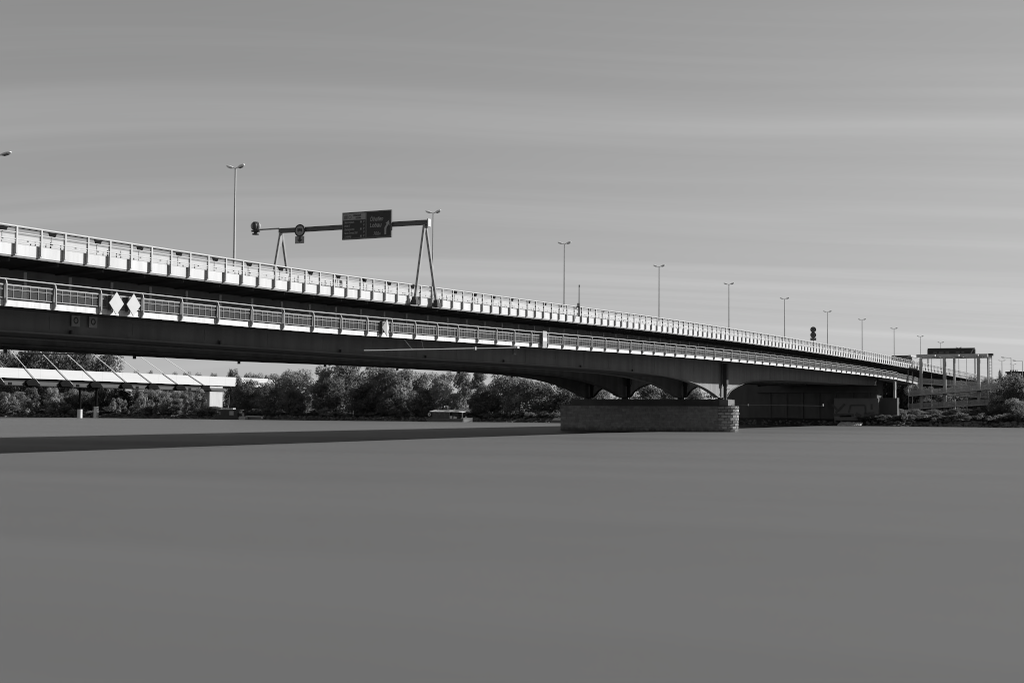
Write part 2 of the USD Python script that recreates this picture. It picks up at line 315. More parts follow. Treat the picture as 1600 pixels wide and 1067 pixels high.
# haunched girders
_zb = PchipInterpolator([-40, 60, 125, 150, 175, 190, 198, 204, 210, 214, 218, 222, 224.6, 228, 230.5, 233, 236.5, 242, 250, 262, 280, 310, 345], [8.73, 8.73, 8.75, 8.92, 8.95, 8.85, 8.68, 8.42, 7.98, 7.55, 6.98, 6.2, 5.65, 5.65, 6.75, 7.35, 7.95, 8.6, 9.0, 9.25, 9.45, 9.5, 9.7])
zb = lambda u: float(_zb(u))
ug = np.unique(np.concatenate([np.arange(U0, 190, 6.0), np.arange(190, 262, 1.0), np.arange(262, UW, 6.0), [UW-0.5]]))
WEBS = (74.4, 81.4, 91.6, 98.5)
for yw in WEBS:
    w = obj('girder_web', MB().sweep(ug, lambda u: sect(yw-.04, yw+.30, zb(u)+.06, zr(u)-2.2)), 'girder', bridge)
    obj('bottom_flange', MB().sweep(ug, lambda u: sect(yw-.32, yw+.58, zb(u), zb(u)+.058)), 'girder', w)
    if yw == WEBS[0]:
        near_web = w
for ya, yb in ((74.9, 81.2), (92.1, 98.3)):
    zs = lambda u: min(9.0, max(zb(u), 8.72)) + .10 if u < 250 else zb(u)+.10
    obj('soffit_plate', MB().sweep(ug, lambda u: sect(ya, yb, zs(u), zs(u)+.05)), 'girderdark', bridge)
# seams and fittings on the near girder
for u in np.arange(58, 340, 8.56):
    obj('web_seam', MB().box(u, u+.04, 74.4-.06, 74.4-.041, zb(u)+.35, zr(u)-5.3), 'girder', near_web)
for u in np.arange(60, 340, 17.12):
    obj('drain_spout', MB().box(u, u+.22, 98.6, 98.85, zb(u)-.28, zb(u)-.002), 'dark', bridge)
for u in (62, 77, 94, 112, 128, 146, 168, 186):
    obj('drain_spout', MB().box(u, u+.12, 74.1, 74.3, zb(u)+.1, zb(u)+.38), 'dark', bridge)
# cross frames between the girders
for u in np.arange(34, 340, 12.84):
    mb = MB()
    mb.box(u-.15, u+.15, 81.72, 91.5, zr(u)-3.1, zr(u)-2.26).box(u-.15, u+.15, 98.82, 103.6, zr(u)-2.7, zr(u)-2.3)
    obj('cross_beam', mb, 'girderdark', bridge)
# pipe between the boxes, walkway inner wall (upper part of the near web) with stiffeners, cantilever ribs
for u in np.arange(45.52, 500, P*2):
    h0, h1 = zr(u)-2.05, zr(u)-2.32
    obj('deck_rib', MB().prism([(Y0+.45, h0), (Y0+.45, h0-.22), (74.36, h1), (74.36, zr(u)-2.26)], 'x', u-.07, u+.07), 'girderdark', deck)
    if u < UW-3:
        obj('stiffener', MB().box(u+1.25, u+1.5, 74.29, 74.358, zr(u)-4.87, zr(u)-2.34), 'stiff', near_web)
obj('wall_pipe', MB().sweep(usw, lambda u: sect(74.10, 74.17, zr(u)-3.02, zr(u)-2.9)), 'stiff', bridge)
# walkway hung under the deck edge
walk = obj('walkway_slab', MB().sweep(usw, lambda u: [(Y0+.07, zr(u)-5.18), (Y0+.07, zr(u)-4.9), (74.34, zr(u)-4.9), (74.34, zr(u)-5.02), (71.0, zr(u)-5.12)]), 'deckslab', bridge)
PW = 4.285; wpost_u = np.arange(66.22-PW*5, UW-1, PW)
for a in wpost_u:
    b = min(a+PW, UW)
    ua, ub = a+.045, b-.045; za, zb_ = zr(ua), zr(ub)
    mb = MB().add([[ua, Y0, za-5.24], [ub, Y0, zb_-5.24], [ub, Y0, zb_-4.84], [ua, Y0, za-4.84],
                   [ua, Y0+.068, za-5.24], [ub, Y0+.068, zb_-5.24], [ub, Y0+.068, zb_-4.84], [ua, Y0+.068, za-4.84]],
                  [[0, 1, 2, 3], [7, 6, 5, 4], [0, 4, 5, 1], [3, 2, 6, 7], [0, 3, 7, 4], [1, 5, 6, 2]])
    obj('walkway_fascia', mb, 'walkfascia', walk)
# pot bearings and columns on the pier
XP = 226.5
for yc in WEBS:
    mb = MB().box(XP-.55, XP+.4, yc-1.05, yc-.35, 7.9, zr(XP)-5.26 if yc == WEBS[0] else zr(XP)-2.4)
    mb.tube([[XP, yc-.62, 7.9], [XP, yc-.62, 7.55]], [.42, .42], 14).tube([[XP, yc-.62, 7.55], [XP, yc-.62, 5.62]], [.30, .30], 14)
    c = obj('bearing_column', mb, 'column', bridge, smooth=40)
    obj('bearing_block', MB().box(XP-.6, XP+.6, yc-.25, yc+.55, 5.40, 5.645), 'column', c)

# ---------------------------------------------------------------- upper railing
rl = thing('bridge_railing', 'pale steel railing with close posts along the upper road deck edge', 'railing')
for a in post_u:
    z = zr(a)
    mb = MB().box(a-.065, a+.065, Y0-.21, Y0-.05, z-1.80, z-.05)
    mb.box(a-.05, a+.05, Y0-.05, Y0-.003, z-1.75, z-1.25).box(a-.08, a+.08, Y0-.16, Y0-.003, z-1.88, z-1.803)
    obj('post', mb, 'rail', rl)
for nm, z1, h, yy, w in (('top_rail', -.0, .075, Y0-.22, .18), ('middle_rail', -.42, .05, Y0-.19, .06), ('lower_rail', -.84, .06, Y0-.19, .07), ('lower_rail', -.985, .06, Y0-.17, .06)):
    obj(nm, MB().sweep(np.arange(43.4, U1, P), lambda u: sect(yy, yy+w, zr(u)+z1-h, zr(u)+z1)), 'rail', rl)
for a in post_u[:120]:
    obj('bracket', MB().box(a+.95, a+1.06, Y0-.145, Y0-.08, zr(a+1)-.98, zr(a+1)-.91), 'dark', rl)

# ---------------------------------------------------------------- barriers behind the railing
br = thing('crash_barrier', 'white roadside safety barrier behind the upper railing of the bridge', 'barrier')
obj('barrier_wall', MB().sweep(us, lambda u: [(75.0, zr(u)-1.28), (75.12, zr(u)-.7), (75.10, zr(u)+.3), (75.3, zr(u)+.3), (75.4, zr(u)-.7), (75.5, zr(u)-1.28)]), 'barrier', br)
for j, u in enumerate(np.arange(48, 330, 1.45)):
    if (j*7919) % 5 < 3:
        obj('marker_post', MB().box(u, u+.06, 74.86, 74.92, zr(u)-1.28, zr(u)+.2-.5*((j*31) % 4)/4), 'blk' if j % 3 else 'galv', br)
fr = thing('guard_rail', 'thin dark rail with trapezoid plates seen just below the bridge top rail', 'guard rail')
obj('rail', MB().sweep(us, lambda u: sect(73.7, 73.78, zr(u)+.53, zr(u)+.59)), 'blk', fr)
for u in np.arange(70.02-4.53*5, 330, 4.53):
    z = zr(u)+.526
    obj('bracket_plate', MB().prism([(u-.38, z), (u+.38, z), (u+.22, z-.29), (u-.22, z-.29)], 'y', 73.66, 73.74), 'blk', fr)
    obj('post', MB().box(u-.03, u+.03, 73.76, 73.82, zr(u)-1.28, zr(u)+.5), 'galv', fr)
ff = thing('far_parapet', 'plain railing along the far edge of the road deck', 'railing')
obj('top_rail', MB().sweep(us, lambda u: sect(YF+.1, YF+.25, zr(u)-.08, zr(u))), 'rail', ff)
obj('middle_rail', MB().sweep(us, lambda u: sect(YF+.12, YF+.2, zr(u)-.6, zr(u)-.54)), 'rail', ff)

# ---------------------------------------------------------------- walkway railing
wr = thing('walkway_railing', 'grey walkway railing with curved posts and mesh panels below the road deck', 'railing')
pane = usdkit.material(stage, '/World/Looks/mesh_infill', {
    'p': ('principled_bsdf', {'base_color': (0.11, 0.11, 0.11), 'roughness': 0.8, 'specular_ior_level': 0.1}), 't': ('transparent_bsdf', {}), 'm': ('mix_closure', {'fac': 0.72})},
    [('p.BSDF', 'm.closure1'), ('t.BSDF', 'm.closure2')], surface='m.closure')
for a in wpost_u:
    z = zr(a); yy = Y0-.10
    pts = [(yy+.02, z-5.22), (yy-.12, z-4.95), (yy-.12, z-4.6), (yy-.10, z-3.85), (yy-.05, z-3.62), (yy+.14, z-3.50)]
    mb = MB()
    for (ya, za), (yb, zb2) in zip(pts[:-1], pts[1:]):
        mb.bar((a, ya, za), (a, yb, zb2), .075, .085, up=(0, 1, 0.01) if abs(zb2-za) > abs(yb-ya) else (0, 0, 1))
    mb.prism([(yy-.10, z-4.72), (Y0+.0-.003, z-4.76), (Y0-.003, z-5.12), (yy+.0, z-5.24)], 'x', a-.04, a+.04)
    obj('post', mb, 'galv', wr)
    ua, ub = a+.02, min(a+PW, UW)-.02
    if ub-ua < 1: continue
    mb = MB(); y1 = Y0-.07
    for dz, h in ((-3.87, .09), (-4.16, .035), (-4.72, .05)):
        mb.bar((ua, y1, zr(ua)+dz), (ub - (.18 if dz == -4.16 else 0), y1, zr(ub)+dz), .04, h)
    for k_ in range(0, 7):
        u = ua + (ub-ua)*k_/6.0; u = min(max(u, ua+.02), ub-.02)
        mb.box(u-.016, u+.016, y1-.015, y1+.015, zr(u)-4.70, zr(u)-3.9)
    fr_ = obj('panel_frame', mb, 'bar', wr)
    z0, z1 = zr(ua), zr(ub)
    obj('mesh_infill', (np.array([[ua, y1+.03, z0-4.70], [ub, y1+.03, z1-4.70], [ub, y1+.03, z1-3.9], [ua, y1+.03, z0-3.9]]), [[0, 1, 2, 3]]), pane, fr_)
obj('handrail', MB().sweep(np.arange(wpost_u[0], UW, PW), lambda u: [(Y0+.02+.045*math.cos(t), zr(u)-3.49+.045*math.sin(t)) for t in np.arange(8)*math.pi/4]), 'galv', wr, smooth=50)

# ---------------------------------------------------------------- river pier
pier = thing('bridge_pier', 'massive stone-faced river pier with a rounded nose carrying the bridge girders', 'pier')
ZT = 4.22
xc, half = 227.0, 2.55
yn, yf = 74.35, 102.95           # nose centre, far end
def outline(off, n=28):
    pts = [(xc+half+off, yf), (xc+half+off, yn)]
    a = np.linspace(0, -math.pi, n)
    pts += [(xc+(half+off)*math.cos(t), yn+(half+off)*math.sin(t)) for t in a[1:-1]]
    pts += [(xc-half-off, yn), (xc-half-off, yf)]
    return pts
obj('core', MB().prism(outline(-.10), 'z', -2.0, ZT), 'mortar', pier)
g = np.random.default_rng(5)
NC = 9; ch = ZT/NC
def stone(p0, p1, n0, n1, z0, z1, proud, m):
    """a block between two outline points with outward normals."""
    gap = .022 if proud > .04 else .010
    p0, p1, n0, n1 = map(np.array, (p0, p1, n0, n1)); d = p1-p0; L = np.linalg.norm(d); d = d/L
    a, b = p0+d*gap, p1-d*gap
    c = .05
    a2, b2 = a+d*c+n0*proud, b-d*c+n1*proud
    v = [[*(a-n0*.12), z0+gap], [*(b-n1*.12), z0+gap], [*(b-n1*.12), z1-gap], [*(a-n0*.12), z1-gap],
         [*(a), z0+gap], [*(b), z0+gap], [*(b), z1-gap], [*(a), z1-gap],
         [*(a2), z0+gap+c], [*(b2), z0+gap+c], [*(b2), z1-gap-c], [*(a2), z1-gap-c]]
    f = [[0, 1, 5, 4], [1, 2, 6, 5], [2, 3, 7, 6], [3, 0, 4, 7], [4, 5, 9, 8], [5, 6, 10, 9], [6, 7, 11, 10], [7, 4, 8, 11], [8, 9, 10, 11]]
    obj('stone_block', MB().add(v, f), m, pier)
for r in range(NC):
    z0, z1 = r*ch - (0.25 if r == 0 else 0), (r+1)*ch
    flare = -.10 + .18*r/NC
    # nose
    nn = 8; off = 0.5*(r % 2)
    edges = np.clip((np.arange(nn+2)-off)/nn, 0, 1); edges = np.unique(edges)
    for e0, e1 in zip(edges[:-1], edges[1:]):
        t0, t1 = -math.pi*e0, -math.pi*e1
        n0, n1 = (math.cos(t0), math.sin(t0)), (math.cos(t1), math.sin(t1)); rr = half+flare
        stone((xc+rr*n0[0], yn+rr*n0[1]), (xc+rr*n1[0], yn+rr*n1[1]), n0, n1, z0, z1, g.uniform(.05, .13), R.choice(['stone', 'stonelite', 'stonelite', 'stonedark']))
    # face looking upstream along the bridge
    nb = 21; L = yf-yn; e = np.unique(np.clip((np.arange(nb+2)-off+g.uniform(-.12, .12, nb+2))/nb, 0, 1))
    e = [x for i, x in enumerate(e) if i == 0 or x-e[i-1] > .008]
    e[0], e[-1] = 0, 1
    for e0, e1 in zip(e[:-1], e[1:]):
        x = xc-half-flare
        stone((x, yn+L*e0), (x, yn+L*e1), (-1, 0), (-1, 0), z0, z1, g.uniform(.012, .03), R.choice(['stone', 'stone', 'stonedark']))
obj('coping', MB().prism(outline(.02), 'z', ZT+.004, ZT+.12), 'concretedark', pier)
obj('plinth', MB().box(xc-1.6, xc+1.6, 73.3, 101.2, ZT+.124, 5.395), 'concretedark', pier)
obj('plinth_cap', MB().box(xc-1.75, xc+1.75, 72.9, 74.4, ZT+.124, 5.32), 'paintedwall', pier)
mb = MB()
for y in np.arange(75, 103, 2.0): mb.box(xc+2.2, xc+2.26, y, y+.06, ZT+.12, 5.75)
obj('railing', mb.box(xc+2.2, xc+2.25, 74.8, 103, 5.75, 5.8).box(xc+2.2, xc+2.25, 74.8, 103, 5.3, 5.34), 'galv', pier)
t = thing('pier_light', 'short T-shaped pale light post standing on the nose of the pier', 'light post')
p = on_x(1135, 634, XP); yb_ = p[1]
obj('post', MB().tube([[XP, yb_, ZT+.12], [XP, yb_, 7.0]], [.07, .07], 8), 'white', t)
obj('arm', MB().box(XP-.08, XP+.08, yb_-.75, yb_+.45, 7.0, 7.1), 'white', t)
b2_ = thing('navigation_boom', 'thin pale pole reaching out sideways from the pier towards the abutment', 'pole')
pa, pb = on_x(1112, 631.5, XP+.8), on_x(1286, 634, XP+.8)
obj('pole', MB().tube([pa, pb], [.055, .05], 6), 'pole', b2_)
obj('end_lamp', MB().box(pb[0]-.08, pb[0]+.08, pb[1]-.1, pb[1]+.1, pb[2]-.05, pb[2]+.3), 'white', b2_)
obj('joint', MB().box(pb[0]-.08, pb[0]+.08, 70.0, 70.2, pb[2]-.02, pb[2]+.22), 'galv', b2_)
b1_ = thing('navigation_boom', 'long pale horizontal pole hung below the walkway near the sign board', 'pole')
pa, pb = on_y(568, 547.5, 69.0), on_y(808, 543, 69.0)
obj('pole', MB().tube([pa, pb], [.055, .055], 6), 'pole', b1_)
pm = on_y(742, 544.3, 69.0)
obj('clamp', MB().box(pm[0]-.15, pm[0]+.15, 68.9, 69.1, pm[2]-.15, pm[2]+.15), 'galv', b1_)
for px, pxt, pyt in ((645, 632, 531), (662, 659, 533)):
    q0, q1 = on_y(px, 546.5, 69.0), on_y(pxt, pyt, 69.3)
    obj('hanger_wire', MB().tube([q0, q1], [.012, .012], 5), 'galv', b1_)
obj('end_lamp', MB().box(pb[0]-.2, pb[0]+.25, 68.85, 69.15, pb[2]-.1, pb[2]+.12), 'white', b1_)
for u in (pb[0]-.05,):
    obj('bracket', MB().bar((u, 69.0, pb[2]+.1), (u, 74.2, pb[2]+.1), .08, .08), 'dark', b1_)

# ---------------------------------------------------------------- signs for ships on the walkway edge
def diamond(px, py, hw, hh, label):
    p = on_y(px, py, 69.05); t = thing('diamond_marker', label, 'marker sign', (p[0], 69.02, p[2]))
    n = MB().prism([(-hw, 0), (0, -hh), (hw, 0), (0, hh)], 'y', -.03, .03)
    obj('board', n, 'marker', t)
    obj('bracket', MB().box(-.4, .3, .035, .08, .25, .33).box(-.4, .3, .035, .08, -.35, -.27).box(-.46, -.40, .03, .34, -.5, .55).box(.3, .36, .03, .34, -.5, .55), 'dark', t)
diamond(181.3, 474, .73, .80, 'left one of the two pale diamond-shaped boards on the walkway railing')
diamond(208, 476.5, .71, .80, 'right one of the two pale diamond-shaped boards on the walkway railing')
p = on_y(603.5, 512, 69.1); t = thing('folded_marker', 'single two-faced folded diamond board on the walkway railing under the gantry', 'marker sign', (p[0], 69.06, p[2]))
h, w = .78, .62
for sx, mm in ((-1, 'galv'), (1, 'marker')):
    v = [[0, -.06, h], [sx*w, .10, 0], [0, -.06, -h], [0, 0, h], [sx*w, .16, 0], [0, 0, -h]]
    obj('face', (np.array(v), [[0, 1, 2], [3, 5, 4], [0, 3, 4], [0, 4, 1], [1, 4, 5], [1, 5, 2], [0, 2, 5], [0, 5, 3]]), mm, t)
obj('bracket', MB().box(-.62, -.5, .1, .38, -.6, .55).box(-.5, .5, .2, .26, .2, .28), 'dark', t)
p = on_y(851.5, 530, 69.1); t = thing('striped_board', 'grey rectangular board with a white middle stripe on the walkway railing', 'marker sign', (p[0], 69.1, p[2]))
obj('board', MB().box(-.55, .55, 0, .05, -.92, .92), 'greyboard', t)
obj('stripe', MB().box(-.545, .545, -.006, .0, -.22, .16), 'white', t)
obj('bracket', MB().box(-.5, .5, .05, .3, .4, .5).box(-.5, .5, .05, .3, -.5, -.4), 'dark', t)
for px, py, lab in ((119, 501.5, 'left square sign with a ring on the shaded girder below the diamonds'), (146, 503.5, 'right square sign with a ring on the shaded girder below the diamonds'),
                    (805, 550, 'single small ring sign on the girder at the end of the pole')):
    p = on_y(px, py, 74.2); t = thing('girder_sign', lab, 'sign', (p[0], 74.22, p[2]))
    sc = 1.0 if px < 400 else .8
    obj('plate', MB().box(-.42*sc, .42*sc, 0, .04, -.40*sc, .40*sc), 'concrete', t)
    r = trimesh.creation.annulus(.16*sc, .24*sc, .02, sections=20); r.apply_transform(trimesh.transformations.rotation_matrix(math.pi/2, [1, 0, 0])); r.apply_translation([0, -.012, 0.03])
    obj('ring', r, 'graffiti', t)

# ---------------------------------------------------------------- street lamps on the median
LY = 83.0
def lamp_proto(path):
    p = UsdGeom.Xform.Define(stage, path).GetPrim(); p.SetSpecifier(Sdf.SpecifierClass)
    return path
def lamp_parts(par, H, arm=.85, single=False):
    obj('pole', MB().tube([[0, 0, 0], [0, 0, H*.5], [0, 0, H]], [.13, .105, .075], 12), 'lamp', par, smooth=50)
    for s_ in ((1,) if single else (-1, 1)):
        # arms point across the bridge (along -y / +y)
        a = MB().tube([[0, 0, H-.05], [0, -s_*.17, H+.02], [0, -s_*.34, H+.07]], [.05, .045, .045], 8)
        arm_ = obj('arm', a, 'lamp', par, smooth=50)
        # head: rounded tapered shell, wide in the middle
        L0, L1 = .28, 1.02
        secs = []
        for k_, (tt, wd, th) in enumerate(((0, .07, .07), (.12, .13, .11), (.45, .20, .16), (.8, .19, .14), (.95, .14, .10), (1, .08, .05))):
            yy = L0 + (L1-L0)*tt; zc = H+.07 + .20*tt
            secs.append([(wd*math.cos(q), -s_*yy, zc + th*math.sin(q)*(0.75 if math.sin(q) > 0 else 1.0)) for q in np.arange(12)*math.pi/6])
        v = np.array(secs).reshape(-1, 3); n = 12; f = []
        for i in range(5):
            for j in range(n):
                f.append([i*n+j, i*n+(j+1) % n, (i+1)*n+(j+1) % n, (i+1)*n+j])
        mb = MB().add(v, f); mb.add(v[:n], [[0, j, j+1] for j in range(1, n-1)]); mb.add(v[-n:], [[0, j+1, j] for j in range(1, n-1)])
        hd = obj('lamp_head', mb, 'lamphead', par, smooth=50)
        d = MB().add([[x*.14, -s_*(L0+.38+yy*.2), H+.07+.20*(.5+yy*.27)-.172] for x, yy in ((-1, -1), (1, -1), (1, 1), (-1, 1))], [[0, 1, 2, 3]])
        obj('lens', d, 'glassdark', hd)
    obj('base', MB().tube([[0, 0, 0], [0, 0, .5]], [.2, .16], 10), 'lamp', par)
LP = [(368, 258), (677, 329), (882, 378), (1030, 414), (1139, 442), (1226, 465), (1293, 485.5), (1347, 498), (1397, 512), (1438, 524.5), (1470, 534), (1498, 542.3)]
labels = ['nearest full double-armed street lamp, left of the gantry warning siren', 'double-armed street lamp showing just right of the gantry apex', 'double-armed street lamp left of the lone thin mast',
          'double-armed street lamp between the thin mast and the half-round sign', 'double-armed street lamp rising behind the half-round sign', 'double-armed street lamp directly left of the twin round signs',
          'double-armed street lamp directly right of the twin round signs', 'second double-armed street lamp right of the twin round signs', 'double-armed street lamp just left of the ramp tower',
          'double-armed street lamp above the leftmost ramp column', 'double-armed street lamp rising above the middle of the far overhead sign', 'short-looking double-armed street lamp at the right end of the far overhead sign']
n_ = np.arange(12); lamp_u = 107.159 + 37.5592*n_
cls = lamp_proto('/World/street_lamp_kind'); lamp_parts(cls, 11.6)
for (px, py), lab in zip(LP, labels):
    p = on_y(px, py, LY); z0 = zr(p[0])-1.28
    copy_of(cls, 'street_lamp', (p[0], LY, z0), 0, (1, 1, (p[2]-.3-z0)/11.6), lab, 'street lamp', 'double-armed street lamps along the bridge median')
p = on_y(-5, 240, LY)
copy_of(cls, 'street_lamp', (p[0], LY, zr(p[0])-1.28), 0, (1.2, 1.42, (p[2]-.2-zr(p[0])+1.28)/11.6), 'cut-off street lamp at the left edge with one lamp head in view', 'street lamp', 'double-armed street lamps along the bridge median')

# ---------------------------------------------------------------- sign gantry
GU = 119.0
gt = thing('sign_gantry', 'steel portal gantry with splayed legs spanning the bridge carriageway', 'gantry')
zf = zr(GU)
ztop = 21.75
obj('beam', MB().bar((GU, 68.9, ztop-.05), (GU, 86.4, ztop+.0), .45, .45), 'gantrydark', gt)
for du in (-2.05, 2.1):
    obj('leg', MB().bar((GU+du, 69.0, zf-1.5), (GU+.12*np.sign(du), 69.15, ztop-.3), .24, .24, up=(0, 1, 0)), 'gantry', gt)
    obj('leg', MB().bar((GU+du*.95, 86.2, zf-1.3), (GU+.12*np.sign(du), 86.2, ztop-.3), .24, .24, up=(0, 1, 0)), 'gantry', gt)
    obj('foot', MB().box(GU+du-.32, GU+du+.32, 68.7, Y0-.22, zf-1.98, zf-1.55).box(GU+du-.22, GU+du+.22, 68.8, Y0-.25, zf-1.55, zf-1.25), 'dark', gt)
obj('gusset', MB().prism([(GU-.3, ztop-.3), (GU+.3, ztop-.3), (GU-.15, ztop-1.7), (GU-.42, ztop-1.7)], 'y', 86.1, 86.3), 'gantry', gt)
obj('end_cap', MB().box(GU-.1, GU+.45, 68.75, 68.895, ztop-.45, ztop+.3), 'rail', gt)
obj('arm', MB().bar((GU, 86.4, ztop+.25), (GU, 89.3, ztop+.25), .12, .14), 'gantry', gt)
# things hung on the gantry; the faces look back along the bridge, local x runs to the reader's right (world -Y)
def facing(loc):
    return (loc, -math.pi/2)
pl, pr = on_x(535, 354, GU-.45), on_x(611.5, 349, GU-.45)
top = on_x(611, 328.5, GU-.45)[2]; bot = on_x(611, 370, GU-.45)[2]
sw, sh = pl[1]-pr[1], top-bot
ds = thing('direction_sign', 'large dark direction sign board with place names and an arrow on the gantry', 'road sign', (GU-.45, pl[1], bot), -math.pi/2)
obj('board', MB().box(0, sw, .02, .14, 0, sh), 'signback', ds)
fw = .13
obj('frame', MB().box(-.02, sw+.02, -.01, .16, -fw*.4, fw*.6).box(-.02, sw+.02, -.01, .16, sh-fw*.6, sh+fw*.4).box(-.02, fw*.6, -.008, .158, fw*.6, sh-fw*.6).box(sw-fw*.6, sw+.02, -.008, .158, fw*.6, sh-fw*.6).box(sw*.478, sw*.5, -.006, .018, fw*.6, sh-fw*.6), 'signframe', ds)
obj('header', MB().box(fw*.6+.004, sw*.478-.004, .004, .019, sh*.72, sh-fw*.6-.004), 'signlite', ds)
def text(par, s_, x, z, h, m, slant=.18, y=.0, name='lettering', wide=1.0):
    t = meshkit.text_mesh(s_, h, .012, bold=True); v = np.array(t.vertices)
    w = np.stack([x + v[:, 0]*wide + v[:, 1]*slant, y - v[:, 2]*.5, z + v[:, 1]], 1)
    f = t.faces
    return obj(name, (w, f), m, par)
text(ds, 'Ölhafen', sw*.56, sh*.635, sh*.145, 'signtext', wide=.80)
text(ds, 'Lobau', sw*.56, sh*.40, sh*.15, 'signtext', wide=.86)
text(ds, '700', sw*.635, sh*.10, sh*.115, 'signtext', wide=.8)
text(ds, 'm', sw*.745, sh*.10, sh*.08, 'signtext', wide=.9)
ax, az = sw*.88, sh*.10
arrow = MB().prism([(ax-.10, az), (ax+.10, az), (ax+.10, az+sh*.22), (ax+.36, az+sh*.38), (ax+.48, az+sh*.32), (ax+.42, az+sh*.53), (ax+.02, az+sh*.42), (ax+.16, az+sh*.40), (ax-.10, az+sh*.26)], 'y', -.006, .018)
obj('arrow', arrow, 'signtext', ds)
for i, (s_, x) in enumerate((('Nationalpark', 0), ('Wehr 2', 0), ('Steinspornbr.', 0), ('Neue Donau Süd', 0), ('Camping', 0))):
    z = sh*(.60-.135*i)
    text(ds, s_, sw*.04, z, sh*.075, 'signtext', wide=.72)
    text(ds, 'P', sw*.425, z, sh*.085, 'signtext', wide=.8)
    if i in (0, 2, 4): obj('symbol', MB().box(sw*.37, sw*.395, .0, .019, z, z+sh*.07), 'signtext', ds)
text(ds, 'Donaustadt', sw*.22, sh*.86, sh*.075, 'signback', y=-.006, wide=.62)
text(ds, 'brücke', sw*.27, sh*.76, sh*.07, 'signback', y=-.006, wide=.75)
obj('symbol', MB().box(sw*.035, sw*.105, -.008, .003, sh*.77, sh*.90).box(sw*.05, sw*.09, -.012, -.008, sh*.80, sh*.82), 'signframe', ds)
r_ = trimesh.creation.annulus(sh*.045, sh*.07, .012, sections=24); r_.apply_transform(trimesh.transformations.rotation_matrix(math.pi/2, [1, 0, 0])); r_.apply_translation([sw*.155, -.002, sh*.835])
obj('symbol', r_, 'signframe', ds)
# no-lorries sign and arrow plate
def disc(r0, r1, y0, y1, cx=0, cz=0, n=28):
    if r0 > 0: d = trimesh.creation.annulus(r0, r1, y1-y0, sections=n)
    else: d = trimesh.creation.cylinder(radius=r1, height=y1-y0, sections=n)
    d.apply_transform(trimesh.transformations.rotation_matrix(math.pi/2, [1, 0, 0])); d.apply_translation([cx, (y0+y1)/2, cz]); return d
p = on_x(468.3, 360.3, GU-.45); rad = abs(on_x(468.3, 350.5, GU-.45)[2]-p[2])
rs = thing('lorry_ban_sign', 'round sign with a dark lorry silhouette on the gantry beam', 'road sign', (GU-.45, p[1], p[2]), -math.pi/2)
obj('plate', disc(0, rad*.78, 0, .05), 'signlite', rs)
obj('rim', disc(rad*.78, rad, -.012, .06), 'signback', rs)
k_ = rad
obj('symbol', MB().box(-.45*k_, .12*k_, -.012, -.001, -.02*k_, .34*k_).prism([(.15*k_, -.02*k_), (.46*k_, -.02*k_), (.46*k_, .14*k_), (.34*k_, .30*k_), (.15*k_, .30*k_)], 'y', -.012, -.001).box(-.48*k_, .46*k_, -.011, -.001, -.10*k_, -.03*k_).tm(disc(0, .09*k_, -.012, -.001, -.28*k_, -.14*k_, 14)).tm(disc(0, .09*k_, -.012, -.001, .30*k_, -.14*k_, 14)), 'signback', rs)
obj('bracket', MB().box(-.06, .06, .06, .3, -rad*1.1, .3), 'dark', rs)
p2 = on_x(468.3, 374.8, GU-.45)
ap = thing('arrow_plate', 'small rectangular plate with a dark down arrow below the lorry sign', 'road sign', (GU-.45, p2[1], p2[2]), -math.pi/2)
w_, h_ = .57, .37
obj('plate', MB().box(-w_, w_, 0, .05, -h_, h_), 'signlite', ap)
obj('arrow', MB().prism([(-.12, h_*.8), (.12, h_*.8), (.12, h_*.05), (.32, h_*.05), (0, -h_*.7), (-.32, h_*.05), (-.12, h_*.05)], 'y', -.012, -.001), 'signback', ap)
obj('bracket', MB().box(-.05, .05, .052, .12, -.2, .9), 'dark', ap)
p = on_x(399.5, 357, GU)
sr = thing('warning_siren', 'barrel-shaped warning siren on the left arm of the gantry', 'siren', (GU, p[1], p[2]))
zz_ = lambda py: on_x(399.5, py, GU)[2]-p[2]
za, zb3, zc3 = zz_(367), zz_(362), zz_(347)
obj('base', MB().tube([[0, 0, za], [0, 0, za+.12]], [.36, .36], 14).tube([[0, 0, za+.12], [0, 0, zb3]], [.18, .2], 12).tube([[0, 0, zb3-.02], [0, 0, zb3+.12]], [.46, .46], 16), 'dark', sr, smooth=40)
hh_ = zc3-zb3-.12
prof = [(zb3+.12, .30), (zb3+.12+hh_*.15, .44), (zb3+.12+hh_*.5, .50), (zb3+.12+hh_*.8, .46), (zb3+.12+hh_, .30)]
obj('barrel', MB().tube([[0, 0, z] for z, r in prof], [r*.72 for z, r in prof], 18), 'dark', sr, smooth=40)
for k_ in range(4):
    a = k_*math.pi/2 + .4
    c, s_ = math.cos(a), math.sin(a)
    mb = MB().tube([[c*.30, s_*.30, zb3+.12+hh_*t] for t in (.12, .3, .5, .7, .88)], [.10, .19, .23, .20, .10], 12)
    obj('horn', mb, 'galv' if k_ in (1, 3) else 'dark', sr, smooth=50)
obj('cap', MB().tube([[0, 0, zc3-.16], [0, 0, zc3]], [.42, .26], 16), 'dark', sr, smooth=40)

